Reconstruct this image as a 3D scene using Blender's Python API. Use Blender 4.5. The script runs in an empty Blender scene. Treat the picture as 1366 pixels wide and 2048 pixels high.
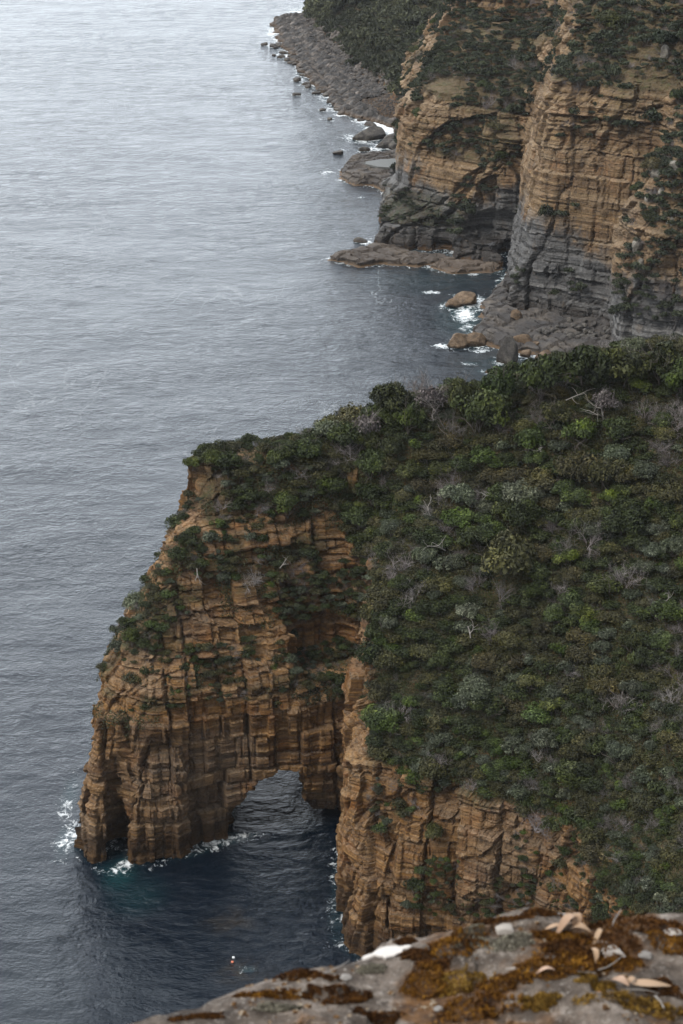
import bpy, math, random, time
import numpy as np
from mathutils import Vector, Matrix
from mathutils.bvhtree import BVHTree
T0 = time.time()
C = bpy.context.scene.collection
SC = bpy.context.scene
R = math.radians
random.seed(7)
RNG = np.random.default_rng(7)

# ------------------------------------------------------------------ camera
CAM_H, PITCH, VFOV = 120.0, R(24), R(30)
cam = bpy.data.cameras.new('camera')
camo = bpy.data.objects.new('camera', cam)
C.objects.link(camo)
camo.location = (0, 0, CAM_H)
camo.rotation_euler = (R(90) - PITCH, 0, 0)
cam.sensor_fit = 'VERTICAL'
cam.sensor_height = 36
cam.sensor_width = 24
cam.lens = 18 / math.tan(VFOV / 2)
cam.clip_start = 0.1
cam.clip_end = 20000
cam.dof.use_dof = True
cam.dof.focus_distance = 240
cam.dof.aperture_fstop = 13
SC.camera = camo

# ------------------------------------------------------------------ sky, sun, exposure
SKY_BACK, SKY_GLARE = 0.8, 3.3
SUN_EL, SUN_AZ = R(50), R(-122)      # azimuth measured from +Y towards +X
world = bpy.data.worlds.new('World')
SC.world = world
world.use_nodes = True
wn, wl = world.node_tree.nodes, world.node_tree.links
wn.clear()
wo = wn.new('ShaderNodeOutputWorld')
bg = wn.new('ShaderNodeBackground')
sky = wn.new('ShaderNodeTexSky')
sky.sky_type = 'NISHITA'
sky.sun_disc = False
sky.sun_elevation = SUN_EL
sky.sun_rotation = SUN_AZ
sky.dust_density = 4
hs = wn.new('ShaderNodeHueSaturation')
hs.inputs['Saturation'].default_value = 0.42
tc = wn.new('ShaderNodeTexCoord')
mp = wn.new('ShaderNodeMapping')
mp.inputs['Scale'].default_value = (1.6, 1.6, 4.5)
cn = wn.new('ShaderNodeTexNoise')
cn.inputs['Scale'].default_value = 1.7
cn.inputs['Detail'].default_value = 6
cn.inputs['Roughness'].default_value = 0.6
cr = wn.new('ShaderNodeValToRGB')
cr.color_ramp.elements[0].position = 0.3
cr.color_ramp.elements[0].color = (5.4, 6.0, 6.7, 1)
cr.color_ramp.elements[1].position = 0.72
cr.color_ramp.elements[1].color = (11.1, 11.8, 12.5, 1)
mx = wn.new('ShaderNodeMix')
mx.data_type = 'RGBA'
mx.inputs[0].default_value = 0.8
wl.new(sky.outputs[0], hs.inputs['Color'])
wl.new(tc.outputs['Generated'], mp.inputs[0])
wl.new(mp.outputs[0], cn.inputs['Vector'])
wl.new(cn.outputs['Fac'], cr.inputs[0])
wl.new(hs.outputs[0], mx.inputs[6])
wl.new(cr.outputs[0], mx.inputs[7])
# glow added to the overcast, away from the sun, to brighten the sea's reflection
nv = wn.new('ShaderNodeVectorMath'); nv.operation = 'NORMALIZE'
wl.new(tc.outputs['Generated'], nv.inputs[0])
dt = wn.new('ShaderNodeVectorMath'); dt.operation = 'DOT_PRODUCT'
GL = (math.sin(R(-35)) * math.cos(R(24)), math.cos(R(-35)) * math.cos(R(24)), math.sin(R(24)))
dt.inputs[1].default_value = GL
wl.new(nv.outputs[0], dt.inputs[0])
gm = wn.new('ShaderNodeMapRange'); gm.interpolation_type = 'SMOOTHSTEP'
for i, q in enumerate((0.1, 0.99, SKY_BACK, SKY_GLARE)): gm.inputs[i + 1].default_value = q
wl.new(dt.outputs['Value'], gm.inputs[0])
mg = wn.new('ShaderNodeMix'); mg.data_type = 'RGBA'; mg.blend_type = 'MULTIPLY'; mg.inputs[0].default_value = 1
wl.new(mx.outputs[2], mg.inputs[6]); wl.new(gm.outputs[0], mg.inputs[7])
wl.new(mg.outputs[2], bg.inputs[0])
bg.inputs[1].default_value = 0.10
wl.new(bg.outputs[0], wo.inputs[0])

sun = bpy.data.lights.new('sun', 'SUN')
sun.energy = 2.0
sun.angle = R(16)
sun.color = (1.0, 0.96, 0.9)
suno = bpy.data.objects.new('sun', sun)
C.objects.link(suno)
sd = Vector((math.sin(SUN_AZ) * math.cos(SUN_EL), math.cos(SUN_AZ) * math.cos(SUN_EL), math.sin(SUN_EL)))
suno.rotation_euler = sd.to_track_quat('Z', 'Y').to_euler()
suno.location = (-200, 100, 400)
SC.view_settings.view_transform = 'Standard'
SC.view_settings.look = 'None'
SC.view_settings.exposure = 0.12
SC.view_settings.gamma = 1.0
SC.cycles.max_bounces = 5
SC.cycles.diffuse_bounces = 3
SC.cycles.glossy_bounces = 3
SC.cycles.transparent_max_bounces = 4
SC.cycles.volume_bounces = 0

# ------------------------------------------------------------------ picture <-> world helpers
FPX = 1024 / math.tan(VFOV / 2)
SP, CP = math.sin(PITCH), math.cos(PITCH)

def pY(py, z):                       # row and height -> distance north
    return (CAM_H - z) / math.tan(PITCH + math.atan((py - 1024) / FPX))

def pX(px, Y, z):
    return (px - 683) / FPX * (Y * CP + (CAM_H - z) * SP)

def at(px, py, z=0.0):
    Y = pY(py, z)
    return (pX(px, Y, z), Y)

def proj(P):                         # world -> photo pixels (n,3)
    d = P[:, 1] * CP + (CAM_H - P[:, 2]) * SP
    u = -(P[:, 1]) * SP + (CAM_H - P[:, 2]) * CP
    return 683 + FPX * P[:, 0] / d, 1024 + FPX * u / d, d

# ------------------------------------------------------------------ numpy noise
NT = 64
_tab = np.random.default_rng(3).random((NT, NT, NT)).astype(np.float32) * 2 - 1

def vnoise(x, y, z):
    xi = np.floor(x).astype(np.int32); yi = np.floor(y).astype(np.int32); zi = np.floor(z).astype(np.int32)
    fx = (x - xi).astype(np.float32); fy = (y - yi).astype(np.float32); fz = (z - zi).astype(np.float32)
    fx = fx * fx * (3 - 2 * fx); fy = fy * fy * (3 - 2 * fy); fz = fz * fz * (3 - 2 * fz)
    x0 = xi & 63; x1 = (xi + 1) & 63; y0 = yi & 63; y1 = (yi + 1) & 63; z0 = zi & 63; z1 = (zi + 1) & 63
    a = _tab[x0, y0, z0] * (1 - fx) + _tab[x1, y0, z0] * fx
    b = _tab[x0, y1, z0] * (1 - fx) + _tab[x1, y1, z0] * fx
    c = _tab[x0, y0, z1] * (1 - fx) + _tab[x1, y0, z1] * fx
    d = _tab[x0, y1, z1] * (1 - fx) + _tab[x1, y1, z1] * fx
    return (a * (1 - fy) + b * fy) * (1 - fz) + (c * (1 - fy) + d * fy) * fz

def fbm(x, y, z, octv=4, gain=0.5):
    s = 0; a = 1; t = 0
    for i in range(octv):
        s = s + a * vnoise(x + 17.3 * i, y + 5.1 * i, z + 9.7 * i)
        t += a; a *= gain; x = x * 2.03; y = y * 2.03; z = z * 2.03
    return s / t

def hash2(i, j, k=0):
    h = (i.astype(np.int64) * 73856093) ^ (j.astype(np.int64) * 19349663) ^ (np.int64(k) * 83492791 if np.isscalar(k) else k.astype(np.int64) * 83492791)
    h = (h ^ (h >> 13)) * 1274126177
    h = h ^ (h >> 16)
    return ((h & 0xFFFFFF) / float(0x1000000)).astype(np.float32)

def worley2(x, y, k=0):              # returns F1, F2, cell id hash
    xi = np.floor(x).astype(np.int64); yi = np.floor(y).astype(np.int64)
    f1 = np.full(x.shape, 9.0, np.float32); f2 = f1.copy(); cid = np.zeros(x.shape, np.float32)
    for dx in (-1, 0, 1):
        for dy in (-1, 0, 1):
            i = xi + dx; j = yi + dy
            px = i + hash2(i, j, k); py = j + hash2(j, i, k + 7 if np.isscalar(k) else k + 7)
            d = np.hypot(px - x, py - y).astype(np.float32)
            h = hash2(i, j, 99)
            m = d < f1
            f2 = np.where(m, f1, np.minimum(f2, d)); cid = np.where(m, h, cid); f1 = np.where(m, d, f1)
    return f1, f2, cid

# ------------------------------------------------------------------ object helpers
def tag(o, label=None, cat=None, group=None, kind=None):
    if label: o['label'] = label
    if cat: o['category'] = cat
    if group: o['group'] = group
    if kind: o['kind'] = kind
    return o

def mesh_np(name, V, F, mats, smooth=False, attrs=None, mi=None):
    V = np.asarray(V, np.float32); F = np.asarray(F, np.int32)
    me = bpy.data.meshes.new(name)
    k = F.shape[1]
    me.vertices.add(len(V)); me.vertices.foreach_set('co', V.ravel())
    me.loops.add(F.size); me.loops.foreach_set('vertex_index', F.ravel())
    me.polygons.add(len(F))
    me.polygons.foreach_set('loop_start', np.arange(0, F.size, k, dtype=np.int32))
    me.polygons.foreach_set('loop_total', np.full(len(F), k, np.int32))
    me.polygons.foreach_set('use_smooth', np.full(len(F), smooth, bool))
    for m in (mats if isinstance(mats, (list, tuple)) else [mats]): me.materials.append(m)
    if mi is not None: me.polygons.foreach_set('material_index', np.asarray(mi, np.int32))
    me.update(calc_edges=True)
    for an, av in (attrs or {}).items():
        a = me.attributes.new(an, 'FLOAT', 'POINT'); a.data.foreach_set('value', np.asarray(av, np.float32))
    return me

def link(name, me, parent=None, loc=None):
    o = bpy.data.objects.new(name, me); C.objects.link(o)
    if parent: o.parent = parent
    if loc is not None: o.location = loc
    return o

# ------------------------------------------------------------------ materials
class NB:
    """small node builder"""
    def __init__(s, name):
        s.m = bpy.data.materials.new(name); s.m.use_nodes = True
        s.t = s.m.node_tree; s.n = s.t.nodes; s.n.clear()
        s.out = s.n.new('ShaderNodeOutputMaterial')
        s.p = s.n.new('ShaderNodeBsdfPrincipled')
        s.t.links.new(s.p.outputs[0], s.out.inputs[0])
        g = s.n.new('ShaderNodeNewGeometry'); s.pos = g.outputs['Position']; s.nrm = g.outputs['Normal']; s.geo = g
    def L(s, a, b): s.t.links.new(a, b)
    def put(s, sock, v):
        if hasattr(v, 'links'): s.L(v, sock)
        else:
            if isinstance(v, tuple) and len(v) == 3 and sock.type == 'RGBA': v = v + (1,)
            sock.default_value = v
    def math(s, op, a, b=None, c=None, clamp=False):
        n = s.n.new('ShaderNodeMath'); n.operation = op; n.use_clamp = clamp
        s.put(n.inputs[0], a)
        if b is not None: s.put(n.inputs[1], b)
        if c is not None: s.put(n.inputs[2], c)
        return n.outputs[0]
    def noise(s, scale, detail=4, rough=0.55, sv=(1, 1, 1), vec=None, dist=0, off=(0, 0, 0)):
        mpn = s.n.new('ShaderNodeMapping'); mpn.inputs['Scale'].default_value = sv; mpn.inputs['Location'].default_value = off
        s.L(vec or s.pos, mpn.inputs[0])
        n = s.n.new('ShaderNodeTexNoise'); n.inputs['Scale'].default_value = scale
        n.inputs['Detail'].default_value = detail; n.inputs['Roughness'].default_value = rough
        n.inputs['Distortion'].default_value = dist
        s.L(mpn.outputs[0], n.inputs['Vector'])
        return n.outputs['Fac']
    def ramp(s, v, stops):
        n = s.n.new('ShaderNodeValToRGB'); s.L(v, n.inputs[0])
        e = n.color_ramp.elements
        while len(e) < len(stops): e.new(0.5)
        for k, (p, c) in enumerate(stops):
            e[k].position = p
            e[k].color = (c, c, c, 1) if not isinstance(c, tuple) else c + (1,)
        return n.outputs[0]
    def mr(s, v, a, b, c=0.0, d=1.0, smooth=False):
        n = s.n.new('ShaderNodeMapRange'); s.L(v, n.inputs[0])
        if smooth: n.interpolation_type = 'SMOOTHSTEP'
        for i, q in enumerate((a, b, c, d)): n.inputs[i + 1].default_value = q
        return n.outputs[0]
    def mix(s, f, a, b, mode='MIX'):
        n = s.n.new('ShaderNodeMix'); n.data_type = 'RGBA'; n.blend_type = mode
        s.put(n.inputs[0], f); s.put(n.inputs[6], a); s.put(n.inputs[7], b)
        return n.outputs[2]
    def attr(s, name):
        n = s.n.new('ShaderNodeAttribute'); n.attribute_name = name; return n.outputs['Fac']
    def sep(s, v):
        n = s.n.new('ShaderNodeSeparateXYZ'); s.L(v, n.inputs[0]); return n.outputs
    def bump(s, h, dist, strength=1.0, prev=None):
        n = s.n.new('ShaderNodeBump'); n.inputs['Distance'].default_value = dist; s.put(n.inputs['Strength'], strength)
        s.L(h, n.inputs['Height'])
        if prev: s.L(prev, n.inputs['Normal'])
        return n.outputs[0]
    def rnd(s):
        n = s.n.new('ShaderNodeObjectInfo'); return n.outputs['Random']
    def set(s, **k):
        for a, v in k.items():
            s.put(s.p.inputs[{'color': 'Base Color', 'rough': 'Roughness', 'spec': 'Specular IOR Level', 'normal': 'Normal', 'ior': 'IOR'}[a]], v)
        return s.m

def rock_mat(name, S=1.0, grey_lo=None, grey_hi=None, warm=1.0, waterline=True, pale=1.0, muted=0.0):
    """bedded sandstone: tan and orange beds, grey weathering, rusty stains, dark tidal band"""
    b = NB(name)
    z = b.sep(b.pos)[2]
    bed = b.noise(1.0 / S, 5, 0.6, (0.035, 0.035, 1.3))
    bed2 = b.noise(1.0 / S, 4, 0.65, (0.10, 0.10, 4.6), off=(3, 1, 7))
    big = b.noise(0.055 / S, 4, 0.6, off=(9, 2, 4))
    mid = b.noise(0.35 / S, 5, 0.62, (1, 1, 0.8), dist=0.6)
    streak = b.noise(0.9 / S, 4, 0.6, (1, 1, 0.10))
    fine = b.noise(3.2 / S, 6, 0.7)
    bed3 = b.noise(1.0 / S, 3, 0.6, (0.16, 0.16, 9.5), off=(1, 8, 2))
    w = warm * pale
    k = pale
    col = b.ramp(bed, [(0.30, (0.09 * k, 0.042 * k, 0.018 * k)), (0.43, (0.25 * w, 0.118 * k, 0.034 * k)), (0.52, (0.36 * w, 0.195 * k, 0.060 * k)),
                       (0.60, (0.24 * w, 0.12 * k, 0.042 * k)), (0.74, (0.45 * w, 0.285 * k, 0.125 * k))])
    col = b.mix(b.mr(bed2, 0.44, 0.60, 0, 0.8), col, (0.15 * k, 0.085 * k, 0.048 * k))
    col = b.mix(b.mr(bed3, 0.40, 0.34, 0, 0.75), col, (0.07 * k, 0.042 * k, 0.026 * k))
    col = b.mix(b.mr(mid, 0.53, 0.66, 0, 0.75), col, (0.33 * k, 0.125 * k, 0.030 * k))
    col = b.mix(b.mr(big, 0.52, 0.64, 0, 0.45), col, (0.27 * k, 0.225 * k, 0.175 * k))
    col = b.mix(b.math('MULTIPLY', b.mr(b.attr('tone'), 0.3, 1, 0.0, 1.0), 0.5), col, (0.40 * k, 0.235 * k, 0.10 * k))
    vj = b.noise(1.0 / S, 3, 0.6, (1.9, 1.9, 0.10), off=(6, 3, 1))
    col = b.mix(b.mr(vj, 0.41, 0.35, 0, 0.6), col, (0.075 * k, 0.045 * k, 0.026 * k))
    col = b.mix(b.mr(b.attr('tone'), 0.35, 0.1, 0, 0.45), col, (0.12 * k, 0.06 * k, 0.026 * k))
    col = b.mix(b.mr(streak, 0.58, 0.76, 0, 0.55), col, (0.085, 0.048, 0.026))
    nz = b.sep(b.nrm)[2]
    led = b.math('MULTIPLY', b.mr(nz, 0.45, 0.8), b.mr(fine, 0.35, 0.6))
    col = b.mix(b.math('MULTIPLY', led, 0.38), col, (0.40 * k, 0.31 * k, 0.21 * k))
    col = b.mix(b.math('MULTIPLY', b.attr('crack'), 0.55), col, (0.055, 0.036, 0.024))
    if muted: col = b.mix(muted, col, b.mix(1.0, b.ramp(bed, [(0.3, (0.15, 0.105, 0.065)), (0.5, (0.30, 0.215, 0.135)), (0.7, (0.38, 0.29, 0.195))]), b.ramp(bed3, [(0.36, 0.45), (0.46, 1.0)]), 'MULTIPLY'))
    if grey_lo is not None:
        zz = b.math('ADD', z, b.math('ADD', b.mr(b.noise(0.045, 3, 0.5), 0.3, 0.7, -5, 5), b.mr(mid, 0.3, 0.7, -2.2, 2.2)))
        g = b.mr(zz, grey_lo, grey_hi, 1, 0)
        grey = b.ramp(bed, [(0.3, (0.085, 0.082, 0.08)), (0.5, (0.17, 0.163, 0.155)), (0.7, (0.26, 0.25, 0.235))])
        grey = b.mix(b.mr(bed2, 0.5, 0.6, 0, 0.6), grey, (0.05, 0.05, 0.052))
        grey = b.mix(b.mr(streak, 0.56, 0.66, 0, 0.5), grey, (0.24, 0.235, 0.225))
        grey = b.mix(b.mr(mid, 0.6, 0.72, 0, 0.5), grey, (0.22, 0.15, 0.09))
        col = b.mix(g, col, grey)
    soil = b.mix(b.mr(fine, 0.35, 0.75), (0.030, 0.032, 0.013), (0.12, 0.085, 0.045))
    soil = b.mix(b.mr(b.noise(0.6, 4), 0.5, 0.6), soil, (0.045, 0.058, 0.018))
    vg = b.math('MULTIPLY', b.attr('veg'), b.mr(fine, 0.25, 0.55), clamp=True)
    col = b.mix(vg, col, soil)
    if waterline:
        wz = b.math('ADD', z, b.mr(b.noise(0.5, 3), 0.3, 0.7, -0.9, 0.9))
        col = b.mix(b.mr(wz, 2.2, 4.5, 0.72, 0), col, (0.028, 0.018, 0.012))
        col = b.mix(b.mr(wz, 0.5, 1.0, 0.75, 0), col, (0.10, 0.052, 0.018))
    col = b.mix(1.0, col, b.ramp(fine, [(0.25, 0.62), (0.75, 1.25)]), 'MULTIPLY')
    n0 = b.bump(b.mr(bed3, 0.3, 0.55), 0.10 * S, 1.0)
    n0 = b.bump(b.mr(vj, 0.32, 0.52), 0.16 * S, 1.0, n0)
    n1 = b.bump(bed2, 0.34 * S, 1.0, n0)
    n2 = b.bump(fine, 0.25 * S, 1.0, n1)
    return b.set(color=col, rough=0.9, spec=0.25, normal=n2)

M = {}
M['rock_near'] = rock_mat('orange_bedded_sandstone', 1.0, pale=0.96, warm=1.04)
M['rock_far'] = rock_mat('tan_and_grey_bedded_cliff', 1.5, grey_lo=12, grey_hi=15.5, pale=1.12, warm=0.9, muted=0.55)
M['rock_hill'] = rock_mat('hillside_rock', 2.5, pale=1.0)

def platform_mat():
    b = NB('dark_wave_cut_rock')
    n = b.noise(0.25, 5, 0.6); f = b.noise(2.2, 6, 0.7); z = b.sep(b.pos)[2]
    col = b.ramp(n, [(0.3, (0.03, 0.027, 0.026)), (0.5, (0.065, 0.056, 0.05)), (0.7, (0.14, 0.115, 0.09))])
    col = b.mix(b.mr(f, 0.45, 0.65, 0, 0.6), col, (0.055, 0.05, 0.046))
    wz = b.math('ADD', z, b.mr(f, 0.3, 0.7, -0.6, 0.6))
    col = b.mix(b.mr(wz, 0.15, 0.55, 0.7, 0), col, (0.15, 0.085, 0.035))
    col = b.mix(b.attr('tone'), col, (0.14, 0.095, 0.06))
    nn = b.bump(f, 0.4, 0.9)
    return b.set(color=col, rough=0.8, spec=0.35, normal=nn)
M['platform'] = platform_mat()

def boulder_mat(name, c0, c1, c2, sc=0.8):
    b = NB(name)
    r = b.rnd()
    n = b.noise(sc, 5, 0.65); f = b.noise(sc * 5, 5, 0.7)
    col = b.ramp(n, [(0.3, c0), (0.5, c1), (0.72, c2)])
    col = b.mix(1.0, col, b.ramp(f, [(0.3, 0.6), (0.7, 1.3)]), 'MULTIPLY')
    z = b.sep(b.pos)[2]
    col = b.mix(b.mr(b.math('ADD', z, b.mr(n, 0.3, 0.7, -0.3, 0.3)), 0.25, 0.7, 0.8, 0), col, (0.04, 0.026, 0.016))
    return b.set(color=col, rough=0.85, spec=0.3, normal=b.bump(f, 0.25, 0.9))
M['boulder_tan'] = boulder_mat('tan_wet_boulder', (0.06, 0.040, 0.024), (0.14, 0.093, 0.056), (0.24, 0.17, 0.11))
M['boulder_dark'] = boulder_mat('dark_grey_boulder', (0.035, 0.032, 0.03), (0.08, 0.072, 0.064), (0.16, 0.14, 0.115))
M['boulder_pale'] = boulder_mat('pale_lichened_boulder', (0.07, 0.06, 0.05), (0.19, 0.17, 0.14), (0.36, 0.33, 0.28))

def water_mat():
    b = NB('sea_water')
    foam = b.attr('foam'); deep = b.attr('teal'); kelp = b.attr('kelp')
    n_sw = b.noise(0.05, 3, 0.5, (0.8, 1.2, 1))
    n1 = b.noise(0.21, 4, 0.55, (0.8, 1.3, 1), dist=0.5)
    n2 = b.noise(0.75, 5, 0.62, (0.8, 1.15, 1), dist=0.8, off=(4, 2, 0))
    n3 = b.noise(2.6, 4, 0.6, (0.9, 1.1, 1), dist=0.3)
    fn = b.noise(0.9, 8, 0.78, (1, 0.8, 1), dist=1.5)
    fn2 = b.noise(0.22, 6, 0.7, dist=1.6)
    fm = b.math('ADD', b.math('SUBTRACT', foam, 0.42), b.math('MULTIPLY', b.math('SUBTRACT', b.math('ADD', fn, b.math('MULTIPLY', fn2, 0.8)), 0.9), 2.3))
    fm = b.math('MULTIPLY', fm, b.mr(foam, 0.02, 0.2))
    fm = b.mr(fm, 0.0, 0.35, 0, 1)
    col = b.mix(deep, (0.0018, 0.0060, 0.012), (0.006, 0.030, 0.034))
    col = b.mix(b.math('MULTIPLY', kelp, b.mr(fn2, 0.4, 0.6)), col, (0.022, 0.016, 0.010))
    col = b.mix(b.math('MULTIPLY', b.mr(foam, 0.2, 0.9), 0.4), col, (0.04, 0.12, 0.13))
    slick = b.noise(0.013, 4, 0.6, (1, 1.6, 1), dist=1.0)
    st_ = b.mr(slick, 0.36, 0.62, 0.42, 1.12)
    vein = b.mr(b.math('ABSOLUTE', b.math('SUBTRACT', b.noise(0.016, 5, 0.55, (1.6, 0.7, 1), dist=2.2, off=(5, 9, 0)), 0.5)), 0.0, 0.006, 0.30, 0)
    vein = b.math('MULTIPLY', vein, b.mr(b.noise(0.012, 2, 0.5, off=(2, 7, 0)), 0.5, 0.6))
    vein = b.math('MULTIPLY', b.math('MULTIPLY', vein, b.mr(fn, 0.4, 0.6)), b.mr(b.sep(b.pos)[1], 260, 340))
    fm = b.math('ADD', fm, vein, clamp=True)
    b1 = b.bump(n_sw, 0.95, 1.0)
    b2 = b.bump(n1, 0.50, st_, b1)
    b3 = b.bump(n2, 0.30, st_, b2)
    b4 = b.bump(n3, 0.085, 1.0, b3)
    col = b.mix(fm, col, (0.78, 0.80, 0.80))
    rg = b.mix(fm, (0.07, 0.07, 0.07), (0.8, 0.8, 0.8))
    return b.set(color=col, rough=rg, ior=1.36, spec=0.5, normal=b4)
M['water'] = water_mat()

# ------------------------------------------------------------------ contour terrain (a solid between height contours)
def sdf_poly(P, x, y):               # signed distance, negative inside
    P = np.asarray(P, float); Q = np.roll(P, -1, 0)
    d2 = np.full(x.shape, 1e18); ins = np.zeros(x.shape, bool)
    for (ax, ay), (bx, by) in zip(P, Q):
        ex, ey = bx - ax, by - ay
        t = np.clip(((x - ax) * ex + (y - ay) * ey) / (ex * ex + ey * ey + 1e-12), 0, 1)
        d2 = np.minimum(d2, (x - ax - t * ex) ** 2 + (y - ay - t * ey) ** 2)
        c = ((ay > y) != (by > y)) & (x < (bx - ax) * (y - ay) / (by - ay + 1e-30) + ax)
        ins ^= c
    return np.where(ins, -1, 1) * np.sqrt(d2)

def contour(pts, z):
    """('P', px, Y) entries are column + distance, ('W', X, Y) are metres"""
    out = []
    for p in pts:
        if p[0] == 'W': out.append((p[1], p[2]))
        else: out.append((pX(p[0], p[1], z), p[1]))
    return out

class Body:
    def __init__(s, levels, box, vox):
        s.z = np.array([l[0] for l in levels], float)
        s.polys = [contour(l[1], l[0]) for l in levels]
        s.box, s.vox = box, vox
    def field(s, warp=1.6, wsc=9.0):
        (x0, x1), (y0, y1), (z0, z1) = s.box; v = s.vox
        xs = np.arange(x0, x1, v); ys = np.arange(y0, y1, v); zs = np.arange(z0, z1, v)
        X, Y = np.meshgrid(xs, ys, indexing='ij')
        Xw = X + warp * fbm(X / wsc, Y / wsc, X * 0 + 1.5, 3); Yw = Y + warp * fbm(X / wsc + 31, Y / wsc, X * 0 + 4.5, 3)
        sd = np.stack([sdf_poly(p, Xw, Yw) for p in s.polys], 2)
        F = np.empty((len(xs), len(ys), len(zs)), np.float32)
        for k, z in enumerate(zs):
            i = int(np.clip(np.searchsorted(s.z, z) - 1, 0, len(s.z) - 2))
            t = (z - s.z[i]) / (s.z[i + 1] - s.z[i])
            if t > 1: F[:, :, k] = sd[:, :, -1] + (z - s.z[-1]) * 3.0
            else: F[:, :, k] = sd[:, :, i] * (1 - t) + sd[:, :, i + 1] * t if t >= 0 else sd[:, :, 0]
        s.xs, s.ys, s.zs, s.F = xs, ys, zs, F
        return F
    def mesh(s):
        import openvdb
        g = openvdb.FloatGrid(); g.background = 5.0
        g.copyFromArray(np.clip(s.F, -5, 5))
        pts, tri, quad = g.convertToPolygons(isovalue=0.0, adaptivity=0.0)
        pts = np.asarray(pts, np.float64) * s.vox + np.array([s.box[0][0], s.box[1][0], s.box[2][0]])
        return pts, np.asarray(quad, np.int64)

def vnormals(V, Q):
    a = V[Q[:, 2]] - V[Q[:, 0]]; b = V[Q[:, 3]] - V[Q[:, 1]]
    n = np.cross(a, b); N = np.zeros_like(V)
    for k in range(4): 
        for c in range(3): N[:, c] += np.bincount(Q[:, k], n[:, c], len(V))
    return N / (np.linalg.norm(N, axis=1, keepdims=True) + 1e-12)

def orient(V, Q):                    # outward normals: highest faces must look up
    n = vnormals(V, Q); top = V[:, 2] > np.quantile(V[:, 2], 0.9)
    return Q if n[top, 2].mean() > 0 else Q[:, ::-1]

def subdiv(V, Q):
    n = len(V); E = np.concatenate([Q[:, [k, (k + 1) % 4]] for k in range(4)])
    E = np.sort(E, 1); key = E[:, 0] * n + E[:, 1]
    u, inv = np.unique(key, return_inverse=True)
    em = (V[u // n] + V[u % n]) / 2; m = len(Q)
    fc = V[Q].mean(1)
    e = [n + inv[k * m:(k + 1) * m] for k in range(4)]
    f = n + len(u) + np.arange(m)
    NQ = np.concatenate([np.stack([Q[:, k], e[k], f, e[(k - 1) % 4]], 1) for k in range(4)])
    return np.concatenate([V, em, fc]), NQ

def smooth_v(V, Q, it=1):
    for _ in range(it):
        S = np.zeros_like(V); cnt = np.zeros(len(V))
        for k in range(4):
            a, b2 = Q[:, k], Q[:, (k + 1) % 4]
            for c in range(3): S[:, c] += np.bincount(a, V[b2, c], len(V))
            cnt += np.bincount(a, minlength=len(V))
        V = 0.5 * V + 0.5 * S / np.maximum(cnt, 1)[:, None]
    return V

def crop_faces(V, Q, keep):
    Q = Q[keep]; u, inv = np.unique(Q.ravel(), return_inverse=True)
    return V[u], inv.reshape(-1, 4)

def jcell(u, k, jit=0.8):            # irregular parallel joints: cell number and distance to the joint
    i = np.floor(u).astype(np.int64)
    def jp(i): return i + jit * (hash2(i, i * 0 + k) - 0.5)
    lo = jp(i); dn = u < lo
    i = np.where(dn, i - 1, i); a0 = jp(i); a1 = jp(i + 1)
    up = u >= a1
    i = np.where(up, i + 1, i); a0 = jp(i); a1 = jp(i + 1)
    return i, np.minimum(u - a0, a1 - u)

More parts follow.
